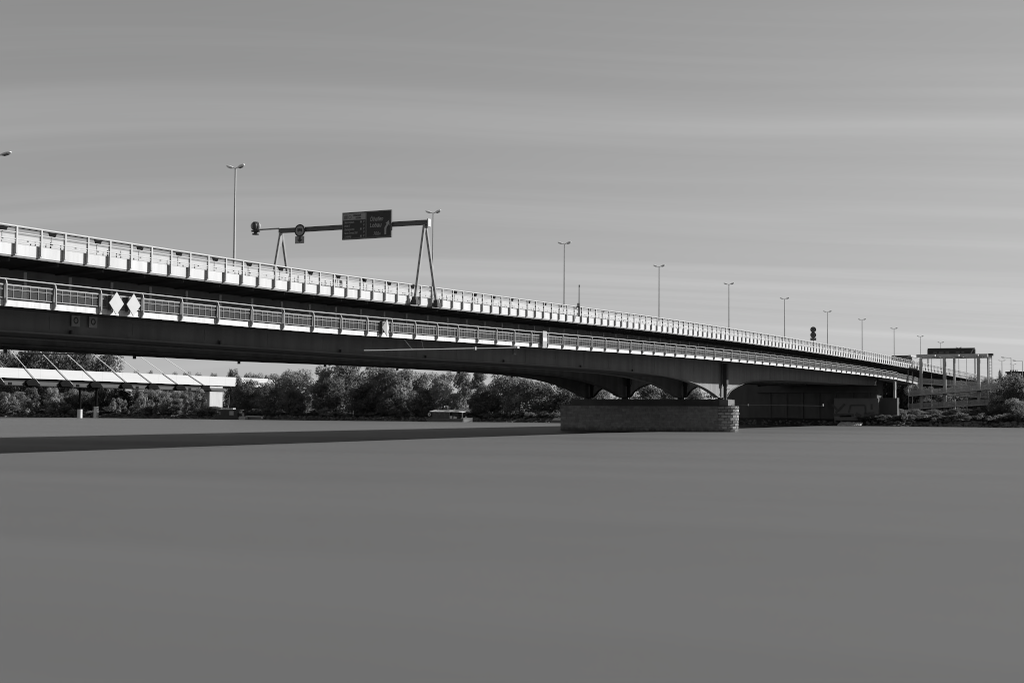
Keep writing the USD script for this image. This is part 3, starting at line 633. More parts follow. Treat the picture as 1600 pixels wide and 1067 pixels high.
# ---------------------------------------------------------------- masts and signs on the railing
p0, p1 = on_y(902.3, 446, Y0-.12), on_y(902.3, 487, Y0-.12)
t = thing('thin_mast', 'lone thin dark mast standing at the railing in mid bridge', 'mast', (p0[0], Y0-.14-.2, p1[2]-.6))
H_ = p0[2]-p1[2]+.6
obj('pole', MB().tube([[0, 0, 0], [0, 0, 1.6], [0, 0, 1.65], [0, 0, H_]], [.11, .11, .055, .045], 8), 'dark', t)
obj('sensor', MB().tube([[0, 0, H_-.25], [.06, 0, H_-.1], [0, 0, H_+.1]], [.05, .09, .03], 8), 'dark', t)
obj('junction_box', MB().box(-.32, -.1, -.1, .1, 1.2, 1.6), 'dark', t)
p0 = on_y(1139.3, 513, Y0-.2)
t = thing('half_round_sign', 'grey round sign half hidden behind the top rail of the bridge railing', 'road sign', (p0[0], Y0+1.2, p0[2]))
obj('plate', disc(0, .42, -.02, .02, 0, -.08), 'greyboard', t)
obj('pole', MB().tube([[0, .06, -2.0], [0, .06, 0]], [.05, .05], 8), 'galv', t)
p0, p1 = on_y(1270.6, 515, Y0+.6), on_y(1270.6, 523.4, Y0+.6); p2 = on_y(1270.6, 529.8, Y0+.6); p3 = on_y(1271, 541, Y0+.6)
t = thing('twin_round_signs', 'post with two dark round signs above a small plate on the bridge', 'road sign', (p0[0], Y0+.6, p3[2]), -math.pi/2*.9)
for pp in (p0, p1):
    z = pp[2]-p3[2]
    d = obj('plate', disc(0, .50, 0, .04, 0, z), 'signframe', t)
    obj('rim', disc(.40, .56, -.02, .05, 0, z), 'signback', d)
    obj('symbol', MB().box(-.17, -.03, -.012, -.001, z-.17, z+.17).box(.05, .19, -.012, -.001, z-.17, z+.17), 'signback', d)
z = p2[2]-p3[2]
obj('lower_plate', MB().box(-.56, .56, 0, .04, z-.25, z+.25), 'signframe', t)
obj('pole', MB().tube([[0, .12, -.6], [0, .12, p0[2]-p3[2]+.4]], [.06, .06], 8), 'dark', t)

# ---------------------------------------------------------------- abutment and viaduct supports on the far bank
ab = thing('bridge_abutment', 'shaded concrete abutment wall under the far end of the bridge', 'abutment')
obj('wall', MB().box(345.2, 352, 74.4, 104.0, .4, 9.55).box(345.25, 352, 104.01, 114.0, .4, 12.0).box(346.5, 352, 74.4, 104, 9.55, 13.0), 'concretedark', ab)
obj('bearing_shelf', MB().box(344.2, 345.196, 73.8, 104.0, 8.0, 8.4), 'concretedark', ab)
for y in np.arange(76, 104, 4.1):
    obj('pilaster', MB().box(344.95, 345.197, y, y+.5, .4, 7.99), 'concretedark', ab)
pa, pb = on_x(1303, 622, 343.2), on_x(1372.5, 622, 343.2)
gw = thing('graffiti_wall', 'low pale retaining wall with dark painted graffiti strokes beside the abutment', 'wall')
zt_, zb_2 = pa[2], on_x(1340, 645, 343.2)[2]
obj('wall', MB().box(343.2, 344.1, pb[1], pa[1], .8, zt_), 'paintedwall', gw)
def gpt(px, py): q = on_x(px, py, 343.18); return (q[1], q[2])
def stroke(pts, w):
    mb = MB()
    for a, b in zip(pts[:-1], pts[1:]):
        ya, za = gpt(*a); yb, zb4 = gpt(*b); mb.bar((343.17, ya, za), (343.17, yb, zb4), w, .04, up=(1, 0, 0))
    obj('graffiti_stroke', mb, 'graffiti', gw)
stroke([(1300, 632), (1308, 640)], .55); stroke([(1320, 631), (1306, 645)], .55)
stroke([(1326, 645), (1329, 633), (1352, 633), (1352.5, 646)], .42)
stroke([(1362, 631), (1362, 640)], .5)
stroke([(1337, 646), (1345, 651)], .9); stroke([(1302, 648), (1334, 648.5)], .7); stroke([(1350, 648), (1371, 650)], 1.0); stroke([(1312, 651), (1330, 650)], .5); stroke([(1357, 645), (1366, 644.5)], .3)
obj('wing_wall', MB().box(345.1, 347.5, 69.6, 73.9, .5, 6.745), 'concretedark', ab)
t = thing('corner_column', 'sunlit pale column under the end of the walkway', 'column')
p0 = on_x(1398, 622, 346); pw = on_x(1400.2, 600, 346)[1]
obj('shaft', MB().box(345.5, 346.4, p0[1]-.26, p0[1]+.26, 6.75, on_x(1398, 609, 346)[2]), 'concrete', t)
obj('head', MB().box(345.6, 346.3, p0[1]-.3, p0[1]+.16, on_x(1398, 609, 346)[2]+.004, zr(345)-5.3), 'concrete', t)
for k_, u in enumerate((385, 425, 470, 515)):
    for r_i, y in enumerate((76, 88, 99)):
        t = thing('viaduct_column', f'round concrete column under the approach deck, {ORD[k_]} row from the river, {["near", "middle", "far"][r_i]} side', 'column', (u, y, 1.0), group='columns under the approach viaduct')
        obj('shaft', MB().tube([[0, 0, 0], [0, 0, zr(u)-2.0-1.0-.3]], [.6, .6], 14), 'concretedark', t, smooth=40)
obj('gravel_spit', rocks(700, (336.6, 339.6), (76.5, 81.8), lambda x: .25+.2*(x-337), (.1, .3), 9), 'gravel', kind='stuff', label='small sunlit heap of pale gravel at the waterline')

pane2 = usdkit.material(stage, '/World/Looks/ramp_mesh_infill', {
    'p': ('principled_bsdf', {'base_color': (0.21, 0.21, 0.21), 'roughness': 0.8, 'specular_ior_level': 0.1}), 't': ('transparent_bsdf', {}), 'm': ('mix_closure', {'fac': 0.5})},
    [('p.BSDF', 'm.closure1'), ('t.BSDF', 'm.closure2')], surface='m.closure')
# ---------------------------------------------------------------- ramp tower for walkers at the far end of the bridge
RX = 366.0
zt_col = on_x(1543.5, 554.5, RX)[2]-.553
rt = thing('ramp_tower', 'open concrete frame carrying a switchback footpath ramp beside the bridge end', 'ramp')
pth = lambda px, py, X=RX: on_x(px, py, X)
for px, X, wd in ((1439, RX, .84), (1475.7, RX, .84), (1491, RX+7, .62), (1529, RX, .84)):
    q = pth(px, 560, X); 
    obj('column', MB().tube([[X, q[1], 1.5], [X, q[1], zt_col]], [wd/2, wd/2], 18), 'concrete', rt, smooth=40)
q = pth(1543, 560, RX+7); obj('column', MB().box(RX+6.9, RX+7.1, q[1]-.12, q[1]+.12, 1.5, q[2]+.3), 'concrete', rt)
qa, qb = pth(1436, 556), pth(1543.5, 554.5)
zt1 = qb[2]
obj('beam', MB().box(RX-.45, RX+.45, qb[1], qa[1]+.6, zt1-.45, zt1+.3), 'concrete', rt)
obj('beam', MB().box(RX+6.6, RX+7.4, qb[1], qa[1]+.6, zt1-.55, zt1+.2), 'concrete', rt)
for px in (1424, 1460, 1497, 1528):
    q = pth(px, 555, RX)
    obj('cross_beam', MB().box(RX-2.2, RX+9.0, q[1]-.32, q[1]+.32, zt1-.30, zt1+.12) if px in (1424, 1528) else MB().box(RX-2.2, RX+9.0, q[1]-.5, q[1]+.5, zt1-.34, zt1+.14), 'concrete', rt)
q = pth(1547.5, 557, RX+3)
mb = MB()
for dy in (-.32, .32):
    for dx in (-.3, .3): mb.box(q[0]+dx-.04, q[0]+dx+.04, q[1]+dy-.04, q[1]+dy+.04, 1.5, q[2]+.2)
for z in np.arange(2.5, q[2], .75): mb.box(q[0]-.3, q[0]+.3, q[1]-.34, q[1]+.34, z, z+.05)
obj('ladder_mast', mb, 'galv', rt)
obj('mast_head', MB().box(q[0]-.7, q[0]+.7, q[1]-.7, q[1]+.7, q[2]+.2, q[2]+.75), 'concretedark', rt)
for px, X in ((1418.7, RX-1.9), (1455, RX-1.9), (1490.5, RX-1.9), (1544.5, RX-1.9), (1425, RX+8.8), (1510, RX+8.8), (1549.5, RX+4)):
    q = pth(px, 557, X)
    obj('hanger_rod', MB().tube([[X, q[1], 3.8], [X, q[1], zt1-.3]], [.07, .07], 8), 'rail', rt)
    for py in (611.5, 634.0):
        qq = pth(px, py, X)
        if px in (1418.7, 1455, 1549.5): obj('hanger_socket', MB().box(X-.14, X+.14, q[1]-.14, q[1]+.14, qq[2]-.3, qq[2]+.5), 'white', rt)
def ramp_run(x0, a, b, wid, railh=1.25):
    """one sloping run of the ramp: a, b = (y, z) of its ends; x0 its near edge."""
    (ya, za), (yb, zb_) = a, b
    mb = MB().add([[x, y, z+dz] for (y, z) in (a, b) for x in (x0, x0+wid) for dz in (-.28, 0)], [[0, 1, 3, 2], [4, 6, 7, 5], [0, 4, 5, 1], [2, 3, 7, 6], [0, 2, 6, 4], [1, 5, 7, 3]])
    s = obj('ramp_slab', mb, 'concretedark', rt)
    mb = MB().add([[x, y, z+dz] for (y, z) in (a, b) for x in (x0-.06, x0-.004) for dz in (-.20, .04)], [[0, 1, 3, 2], [4, 6, 7, 5], [0, 4, 5, 1], [2, 3, 7, 6], [0, 2, 6, 4], [1, 5, 7, 3]])
    obj('slab_edge', mb, 'white', s)
    n = max(2, int(abs(yb-ya)/3.4))
    for x in (x0-.02, x0+wid):
        for i in range(n):
            t0, t1 = i/n+.004, (i+1)/n-.004
            y0, z0, y1, z1 = ya+(yb-ya)*t0, za+(zb_-za)*t0, ya+(yb-ya)*t1, za+(zb_-za)*t1
            mb = MB()
            for hh in (.12, .66, railh): mb.bar((x, y0, z0+hh), (x, y1, z1+hh), .05, .05)
            for yy, z in ((y0, z0), (y1, z1)): mb.box(x-.03, x+.03, yy-.03, yy+.03, z, z+railh)
            fr = obj('railing_panel', mb, 'bar', s)
            obj('mesh_infill', (np.array([[x+.01, y0, z0+.12], [x+.01, y1, z1+.12], [x+.01, y1, z1+railh-.05], [x+.01, y0, z0+railh-.05]]), [[0, 1, 2, 3]]), pane2, fr)
Zg = lambda px, py, X=RX-1.5: pth(px, py, X)[1:]
for (pl_, pr_) in (((1420, 618.0), (1562.5, 606.0)), ((1420, 638.5), (1562.5, 630.2))):
    ramp_run(RX-1.6, Zg(*pl_), Zg(*pr_), 2.3)
ramp_run(RX+5.6, Zg(1424, 613.0, RX+5.6), Zg(1562.5, 622, RX+5.6), 2.3)
ramp_run(RX+5.6, Zg(1412, 596.5, RX+5.6), Zg(1562.5, 607, RX+5.6), 2.3)
for py in (606.0, 630.2):
    y, z = Zg(1562.5, py); 
    obj('landing', MB().box(RX-1.6, RX+7.9, y-2.2, y-.004, z-.28, z), 'concretedark', rt)
# last span of the walkway from the abutment down to the ramp
wl = thing('walkway_link', 'pale edged footbridge span joining the walkway to the ramp tower', 'footbridge')
ua, ub = UW+.3, RX+5
za, zb_ = zr(UW)-4.95, Zg(1440, 598, RX+5)[1]
mb = MB().add([[x, y, z+dz] for (x, z) in ((ua, za), (ub, zb_)) for y in (Y0-.0, Y0+4.5) for dz in (-.38, 0)], [[0, 1, 3, 2], [4, 6, 7, 5], [0, 4, 5, 1], [2, 3, 7, 6], [0, 2, 6, 4], [1, 5, 7, 3]])
obj('slab', mb, 'concrete', wl)
mb = MB()
for t_ in np.linspace(0, 1, 9): 
    x, z = ua+(ub-ua)*t_, za+(zb_-za)*t_; mb.box(x-.04, x+.04, Y0+.02, Y0+.1, z, z+1.25)
for hh in (.15, .7, 1.25): mb.bar((ua, Y0+.06, za+hh), (ub, Y0+.06, zb_+hh), .05, .06)
obj('railing', mb, 'bar', wl)
obj('mesh_infill', (np.array([[ua, Y0+.05, za+.15], [ub, Y0+.05, zb_+.15], [ub, Y0+.05, zb_+1.2], [ua, Y0+.05, za+1.2]]), [[0, 1, 2, 3]]), pane, wl)

# ---------------------------------------------------------------- overhead signs, lamps and house far right
OX = 480.0
a, b = on_x(1449.5, 544.8, OX), on_x(1523, 553.5, OX)
t = thing('overhead_sign', 'wide dark sign board over the road above the ramp tower', 'road sign')
obj('board', MB().box(OX, OX+.25, b[1], a[1], b[2], a[2]), 'signback', t)
obj('frame', MB().box(OX-.05, OX+.2, b[1]-.1, a[1]+.1, a[2], a[2]+.12).box(OX-.05, OX+.2, b[1]-.1, a[1]+.1, b[2]-.12, b[2]), 'signframe', t)
for i, (f0, f1) in enumerate(((.12, .2), (.24, .34), (.38, .46), (.60, .68), (.72, .78))):
    obj('text_line', MB().box(OX-.02, OX-.002, a[1]+(b[1]-a[1])*f1, a[1]+(b[1]-a[1])*f0, b[2]+.55, b[2]+.95), 'signframe', t)
yq = lambda f: a[1]+(b[1]-a[1])*f
obj('arrow', MB().bar((OX-.03, yq(.92), b[2]+.3), (OX-.03, yq(.975), a[2]-.3), .3, .04, up=(1, 0, 0)), 'signtext', t)
obj('leg', MB().box(OX+.3, OX+.7, a[1]-.2, a[1]+.2, 14.0, a[2]-.3), 'gantry', t)
obj('leg', MB().box(OX+.3, OX+.7, b[1]-.2, b[1]+.2, 14.0, a[2]-.3), 'gantry', t)
a, b = on_x(1393, 555.5, 440.0), on_x(1425, 562.5, 440.0)
t = thing('grey_sign_board', 'low grey board behind the bridge railing left of the ramp tower', 'road sign')
obj('board', MB().box(440.0, 440.3, b[1], a[1], b[2]-1.0, a[2]), 'signframe', t)
obj('leg', MB().box(440.31, 440.5, a[1]-1, a[1]-.8, 14.2, a[2]), 'gantry', t)
obj('leg', MB().box(440.31, 440.5, b[1]+.8, b[1]+1.0, 14.2, a[2]), 'gantry', t)
# far double lamps
for px, py, X, lab in ((1565.5, 563, 640, 'small far double-armed lamp right of the ladder mast'), (1583, 569, 720, 'smallest far double-armed lamp between the two single-armed lamps')):
    q = on_x(px, py, X); copy_of(cls, 'street_lamp', (X, q[1], q[2]-11.3), 0, (1.5, 1.5, .96), lab, 'street lamp')
cl2 = lamp_proto('/World/single_lamp_kind')
obj('pole', MB().tube([[0, 0, 0], [0, 0, 9.6]], [.11, .08], 10), 'lamp', cl2)
obj('arm', MB().bar((0, 0, 9.55), (0, 2.1, 9.7), .09, .09), 'lamp', cl2)
obj('lamp_head', MB().tube([[0, 1.7, 9.68], [0, 2.0, 9.70], [0, 2.5, 9.74], [0, 2.75, 9.76]], [.08, .17, .17, .08], 8), 'lamphead', cl2)
for px, py, lab in ((1579.7, 559.0, 'left one of two tall single-armed lamps above the flat roof'), (1597.5, 564.0, 'right one of two tall single-armed lamps above the flat roof')):
    q = on_x(px, py, 420.0); copy_of(cl2, 'single_armed_lamp', (420.0, q[1], q[2]-9.6), .45, (1, 1, 1), lab, 'street lamp', 'single-armed lamps above the flat roof')
a = on_x(1573, 580.5, 470.0); 
t = thing('flat_roofed_house', 'dark flat-roofed building rising above the trees at the right edge', 'building')
obj('wall', MB().box(470, 490, a[1]-22, a[1], 2.5, a[2]-.5), 'concretedark', t)
rf = obj('roof', MB().box(469.6, 490.4, a[1]-22.4, a[1]+.4, a[2]-.496, a[2]), 'roof', t)
q = on_x(1584, 579, 471.0)
mb = MB()
for dy in (-1.0, -.5, 0, .5, 1.0): mb.box(470.8, 471.2, q[1]+dy-.13, q[1]+dy+.13, a[2]+.003, q[2]+.2)
obj('chimney', mb, 'roof', rf)
for i in range(6):
    y = a[1]-2-3.4*i; w_ = obj('window', MB().box(469.96, 470.05, y-1.1, y, a[2]-3.2, a[2]-1.6), 'glassdark', t)

# ---------------------------------------------------------------- cable-stayed bridge beyond the far bank
W2 = 312.0
cb = thing('cable_stayed_bridge', 'white cable-stayed bridge with slanting stays seen under the road bridge on the left', 'bridge')
def w2(px, py, Y=W2): return on_y(px, py, Y)
XA, XB = 225.0, 470.0
def line2(a, b):
    pa, pb = w2(*a), w2(*b); k = (pb[2]-pa[2])/(pb[0]-pa[0])
    return lambda x: pa[2] + k*(x-pa[0])
ztop2, zbot2, zgrd = line2((0, 574), (330, 588)), line2((0, 589.5), (330, 602)), line2((0, 601.5), (330, 611))
sl = 8.7
xs_ = np.arange(XA, XB, sl)
def quadbox(x0, x1, zl, zu, y0, y1):
    return MB().add([[x, y, z] for x, zz2 in ((x0, (zl(x0), zu(x0))), (x1, (zl(x1), zu(x1)))) for y in (y0, y1) for z in zz2], [[0, 1, 3, 2], [4, 6, 7, 5], [0, 4, 5, 1], [2, 3, 7, 6], [0, 2, 6, 4], [1, 5, 7, 3]])
for x in xs_:
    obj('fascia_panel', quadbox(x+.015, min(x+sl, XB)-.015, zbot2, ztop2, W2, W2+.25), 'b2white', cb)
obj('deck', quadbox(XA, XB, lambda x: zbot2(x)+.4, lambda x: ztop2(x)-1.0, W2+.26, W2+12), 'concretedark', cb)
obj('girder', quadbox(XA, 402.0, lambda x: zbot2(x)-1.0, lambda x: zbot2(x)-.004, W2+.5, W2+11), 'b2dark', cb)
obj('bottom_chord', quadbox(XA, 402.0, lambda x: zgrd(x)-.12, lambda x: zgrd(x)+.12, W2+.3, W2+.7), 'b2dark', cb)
# stays
CAB = [((14, 548), (60, 601)), ((62, 546), (112, 602)), ((103, 554), (158, 605)), ((145, 556), (206, 606)), ((185, 558), (247, 608)), ((218, 559.5), (289, 610)), ((255.4, 560), (328, 609.5))]
pyl = w2(-302, 184, W2)
apex = np.array([pyl[0], W2-.2, pyl[2]])
anch = [w2(*c[1]) for c in CAB]; dxa = anch[1][0]-anch[0][0]
more = [np.array([anch[0][0]-dxa*k, W2, anch[0][2]+.05*k]) for k in (2, 1)]
for i, e in enumerate(more + anch):
    zt_ = apex[2] - 2.2*(len(more)+len(anch)-1-i)*.0
    for dy in (0,) if 2 < i else (0, 12.2):
        obj('stay_cable', MB().tube([[e[0], W2-.25+dy, e[2]+.4], [apex[0], W2-.25+dy*.6, apex[2]]], [.115, .115], 8), 'cable', cb)
    x = e[0]
    obj('anchor_block', MB().prism([(x-3.6, zbot2(x)-.05), (x-1.6, zbot2(x)-.05), (x+.35, zgrd(x)+.35), (x+.1, zgrd(x)-.02), (x-1.5, zgrd(x)+.1), (x-4.4, zgrd(x)+.1), (x-5.2, zbot2(x)-1.0)], 'y', W2-.45, W2+2.0), 'b2dark', cb)
    if x < 395:
        x0, x1 = x+.1, x+dxa-5.0
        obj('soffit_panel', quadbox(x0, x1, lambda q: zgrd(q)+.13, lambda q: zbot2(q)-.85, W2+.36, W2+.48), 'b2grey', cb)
        if i % 2: obj('vent', MB().box(x+2.2, x+3.6, W2+.30, W2+.357, zgrd(x)+.2, zgrd(x)+.9), 'b2dark', cb)
obj('pylon', MB().bar((apex[0]-2, W2+4, -3), (apex[0]-1, W2+4, apex[2]+4), 4.0, 5.0, up=(1, 0, 0)), 'concrete', cb)
p = w2(341, 604); x0, x1 = w2(329.5, 600)[0], w2(349.5, 600)[0]
obj('end_pier', MB().box(x0, x1, W2+.4, W2+10, 1.2, zbot2(x0)-.3), 'concrete', cb)
for px, pyt in ((124.5, 639.5), (150, 635)):
    q = w2(px, 651, W2+1.5)
    x = q[0]; zt_ = w2(px, pyt, W2+1.5)[2]
    po = obj('support_post', MB().tube([[x, W2+1.5, zt_], [x, W2+1.5, zgrd(x)+.1]], [.38, .38], 12), 'b2dark', cb, smooth=40)
    obj('post_base', MB().tube([[x, W2+1.5, -1.0], [x, W2+1.5, zt_]], [.78, .74], 16), 'white', po, smooth=40)
t = thing('light_strut', 'pale horizontal strut with a knob seen just under the road bridge soffit at left', 'pole')
a, b = on_y(34, 552, 110), on_y(104, 553, 110)
obj('pole', MB().tube([a, b], [.10, .06], 8), 'galv', t)
obj('knob', MB().tube([a-[.4, 0, 0], a-[.3, 0, 0], a, a+[.15, 0, 0]], [.1, .22, .22, .1], 10), 'galv', t)
obj('hanger', MB().box(b[0]-.05, b[0]+.05, b[1]-6.5, b[1]-6.4, b[2], 13.0).box(b[0]-.05, b[0]+.05, b[1]-6.5, b[1], b[2]-.05, b[2]+.05), 'dark', t)

# ---------------------------------------------------------------- boats
def ypix(px, X): return on_x(px, 650, X)[1]
BX = 335.0
ya, yb = ypix(670.5, BX), ypix(728, BX)             # houseboat lies along the shore
L = ya-yb
hb = thing('houseboat', 'low dark houseboat with a pale flat roof moored by the trees', 'houseboat', (BX, ya, 0), -math.pi/2)
obj('hull', MB().prism([(0, .78), (.5, -.2), (L-.4, -.2), (L, .75)], 'y', -1.7, 1.7), 'hull', hb)
obj('gunwale', MB().box(-.05, L+.05, -1.78, 1.78, .75, .87), 'bark', hb)
cbn = obj('cabin', MB().box(L*.14, L*.62, -1.35, 1.35, .874, 2.60), 'cabin', hb)
for f0 in (.19, .33, .46): 
    w_ = obj('window', MB().box(L*f0, L*(f0+.06), -1.40, -1.351, 1.75, 2.5), 'glassdark', cbn)
obj('aft_cabin', MB().box(L*.66, L*.84, -.9, 1.3, .874, 2.60), 'rust', hb)
obj('roof', MB().prism([(-1.85, 2.62), (-1.85, 2.74), (1.7, 3.30), (1.7, 3.18)], 'x', L*.10, L*.88).add([[L*.88, -1.85, 2.62], [L*.99, -1.7, 2.46], [L*.99, 1.6, 2.98], [L*.88, 1.7, 3.18], [L*.88, -1.85, 2.74], [L*.99, -1.7, 2.56], [L*.99, 1.6, 3.08], [L*.88, 1.7, 3.30]], [[0, 1, 2, 3], [7, 6, 5, 4], [0, 4, 5, 1], [3, 2, 6, 7], [1, 5, 6, 2]]), 'white', hb)
for x in (L*.64, L*.97): obj('roof_post', MB().box(x-.04, x+.04, -1.6, -1.52, .874, 2.45), 'galv', hb)
obj('deck_seat', MB().box(L*.64, L*.70, -1.5, -.95, .874, 1.6), 'white', hb)
obj('deck_seat', MB().prism([(L*.73, .875), (L*.81, .875), (L*.82, 1.3), (L*.745, 1.55)], 'y', -1.5, -1.0), 'white', hb)
obj('ring_buoy', disc(.2, .45, -1.62, -1.5, L*.085, 1.95), 'white', hb)
obj('mast', MB().bar((L*.22, 0, 3.0), (L*.27, 0, 3.7), .06, .06), 'galv', hb)
ya, yb = ypix(722.5, BX-1.5), ypix(736, BX-1.5)
fl = thing('white_float', 'white box-shaped float at the stern of the houseboat', 'float', (BX-1.5, ya, 0), -math.pi/2+.95)
obj('box', MB().box(0, ya-yb, -.8, .8, -.2, 1.0), 'white', fl); obj('lid', MB().box(-.05, ya-yb+.05, -.85, .85, 1.004, 1.15), 'marker', fl); obj('bollard', MB().box(.9, 1.15, -.1, .1, 1.152, 1.5), 'galv', fl)
BX = 336.0
ya, yb = ypix(341, BX), ypix(377, BX); L = ya-yb
hb = thing('moored_barge', 'dark cabin barge moored below the white bridge pier on the left', 'boat', (BX, ya, 0), -math.pi/2)
obj('hull', MB().prism([(-.6, .9), (.3, -.2), (L, -.2), (L+.1, .9)], 'y', -1.6, 1.6), 'rust', hb)
obj('cabin', MB().box(L*.12, L*.93, -1.2, 1.2, .904, 2.75), 'rust', hb)
obj('roof', MB().box(L*.05, L*.98, -1.5, 1.5, 2.754, 2.92), 'hull', hb)
obj('window', MB().box(L*.60, L*.78, -1.26, -1.204, 1.25, 2.45), 'greyboard', hb); obj('window', MB().box(L*.14, L*.22, -1.25, -1.204, 1.35, 2.3), 'signframe', hb)
obj('roof_load', MB().box(L*.45, L*.55, -.6, .6, 2.924, 3.12).box(L*.58, L*.70, -.6, .6, 2.924, 3.3), 'white', hb)
obj('pole', MB().tube([[L*.45, 0, 2.93], [L*.46, .1, 7.2]], [.05, .03], 6), 'galv', hb)
ya, yb = ypix(374.5, BX-2), ypix(385.5, BX-2)
fl = thing('grey_dinghy', 'small rounded grey dinghy beside the dark barge', 'dinghy', (BX-2, ya, 0), -math.pi/2)
L2 = ya-yb
obj('hull', MB().prism([(.0, .45), (.25, -.15), (L2-.25, -.15), (L2, .45), (L2-.3, .95), (.3, .95)], 'y', -.6, .6), 'greyboard', fl); obj('outboard_motor', MB().box(L2*.45, L2*.58, -.2, .2, .954, 1.9), 'galv', fl)
ya, yb = ypix(385, BX), ypix(414, BX); L2 = ya-yb
fl = thing('low_boat', 'low flat open boat right of the dinghy with a pale cover', 'boat', (BX, ya, 0), -math.pi/2)
obj('hull', MB().prism([(.2, .85), (.5, -.15), (L2-.7, -.15), (L2, .85)], 'y', -.9, .9), 'hull', fl); obj('cover', MB().prism([(.1, .86), (L2-.6, .86), (L2-1.0, 1.02), (.4, 1.15)], 'y', -.8, .8), 'marker', fl)
obj('bow_fender', MB().box(L2-.5, L2-.2, -1.0, -.6, .3, 1.0), 'white', fl)
ya = ypix(862, 335.5); 
fl = thing('small_boat', 'tiny pale-topped boat at the shore left of the pier', 'boat', (335.5, ya, 0), -math.pi/2)
obj('hull', MB().prism([(0, .7), (.4, -.15), (3.4, -.15), (3.9, .7)], 'y', -.8, .8), 'hull', fl); obj('cover', MB().prism([(.4, .71), (3.5, .71), (2.9, 1.2), (1.0, 1.2)], 'y', -.7, .7), 'concrete', fl)
q = on_x(552, 647, 342); t = thing('shore_post', 'short white post on the shore among the trees', 'post', (342, q[1], 1.0))
obj('post', MB().tube([[0, 0, 0], [0, 0, q[2]+.2]], [.16, .10], 8), 'white', t)

# ---------------------------------------------------------------- trees and shrubs
def leaves(n, clumps, size, g, flat=.35):
    """n leaf cards spread through ellipsoid clumps (centre, radii); most sit near the clump surface."""
    w = np.array([c[1][0]*c[1][1]*c[1][2] for c in clumps])**.67; idx = g.choice(len(clumps), n, p=w/w.sum())
    C = np.array([c[0] for c in clumps])[idx]; Rr = np.array([c[1] for c in clumps])[idx]
    d = g.normal(size=(n, 3)); d /= np.linalg.norm(d, axis=1, keepdims=True)
    rad = g.uniform(.66, 1.04, n)*(1+.07*g.normal(size=n))
    p = C + d*Rr*rad[:, None]
    nrm = d*1.35 + g.normal(size=(n, 3))*.5 + [0, 0, .25]; nrm /= np.linalg.norm(nrm, axis=1, keepdims=True)
    a = np.cross(nrm, g.normal(size=(n, 3))); a /= np.linalg.norm(a, axis=1, keepdims=True); b = np.cross(nrm, a)
    s = size*g.uniform(.55, 1.3, n)[:, None]
    v = np.stack([p - a*s, p + b*s*.55, p + a*s, p - b*s*.55 + nrm*s*.2], 1).reshape(-1, 3)
    i = np.arange(n)[:, None]*4
    return v, np.hstack([i, i+1, i+2, i+3])
def tree_kind(path, seed, H, crown_w, kind, n, size, leaf):
    g = np.random.default_rng(seed)
    lamp_proto(path); par = path
    clumps = []
    if kind == 'round':
        for k in range(30):
            t = .06+.86*(k+g.uniform(0, 1))/30; r = crown_w*.5*(1-max(0, (t-.45)/.55)**2)**.5*(.8+.2*min(1, t/.3))
            a = g.uniform(0, 2*math.pi); rr = r*g.uniform(.25, .85); s = crown_w*g.uniform(.13, .24)
            clumps.append(((rr*math.cos(a), rr*math.sin(a), H*t), (s, s, s*g.uniform(.7, 1.0))))
        clumps.append(((0, 0, H*.48), (crown_w*.30, crown_w*.30, H*.34)))
    elif kind == 'tall':
        for k in range(24):
            t = .06+.89*(k+g.uniform(0, 1))/24; r = crown_w*.5*(1-abs(t-.5)*1.1)
            a = g.uniform(0, 2*math.pi); rr = r*g.uniform(.2, .8); s = crown_w*g.uniform(.13, .22)
            clumps.append(((rr*math.cos(a), rr*math.sin(a), H*t), (s, s, s*g.uniform(.9, 1.5))))
    elif kind == 'shrub':
        for k in range(26):
            a = g.uniform(0, 2*math.pi); rr = crown_w*.5*g.uniform(.05, .95); s = crown_w*g.uniform(.07, .15); t = g.uniform(.08, .92)*(1-.6*rr/crown_w)
            clumps.append(((rr*math.cos(a), rr*math.sin(a), H*t), (s, s*g.uniform(.7, 1.2), H*g.uniform(.10, .22))))
    elif kind == 'spire':
        for k in range(14):
            t = k/14*.9+.05; r = crown_w*.5*(1-t)*.7; a = g.uniform(0, 2*math.pi); s = crown_w*.26*(1.1-t)
            clumps.append(((r*math.cos(a), r*math.sin(a), H*t), (s, s, H*.08)))
    pts = [[0, 0, -.5], [g.uniform(-.1, .1), g.uniform(-.1, .1), H*.3], [g.uniform(-.3, .3), g.uniform(-.3, .3), H*.75]]
    r0 = H*.022
    tr = MB().tube(pts, [r0, r0*.7, r0*.2], 7)
    for c, s in clumps[:8]:
        z0 = H*g.uniform(.15, .4); tr.tube([[0, 0, z0], [c[0]*.5, c[1]*.5, (z0+c[2])*.55], list(c)], [r0*.45, r0*.3, r0*.1], 5)
    obj('trunk', tr, 'bark', par)
    obj('crown', leaves(n, clumps, size, g), LEAF[leaf], par)
    return path
KINDS = {}
for nm, args in dict(round_a=(1, 15, 13, 'round', 8200, .35, 1), round_b=(2, 15, 12, 'round', 8200, .35, 2), round_c=(3, 15, 14, 'round', 8600, .36, 0), tall_a=(4, 16, 8.5, 'tall', 6000, .33, 1),
                     tall_b=(5, 16, 8, 'tall', 5200, .33, 2), shrub_a=(6, 5, 6.5, 'shrub', 2400, .24, 1), shrub_b=(7, 5, 6.0, 'shrub', 2000, .24, 2), shrub_c=(8, 5, 7, 'shrub', 2400, .25, 0), spire_a=(9, 9, 3.6, 'spire', 1100, .30, 1)).items():
    KINDS[nm] = (tree_kind(f'/World/{nm.rsplit("_", 1)[0]}_tree_kind_{len(KINDS)+1:03d}', *args), args[1], args[2])
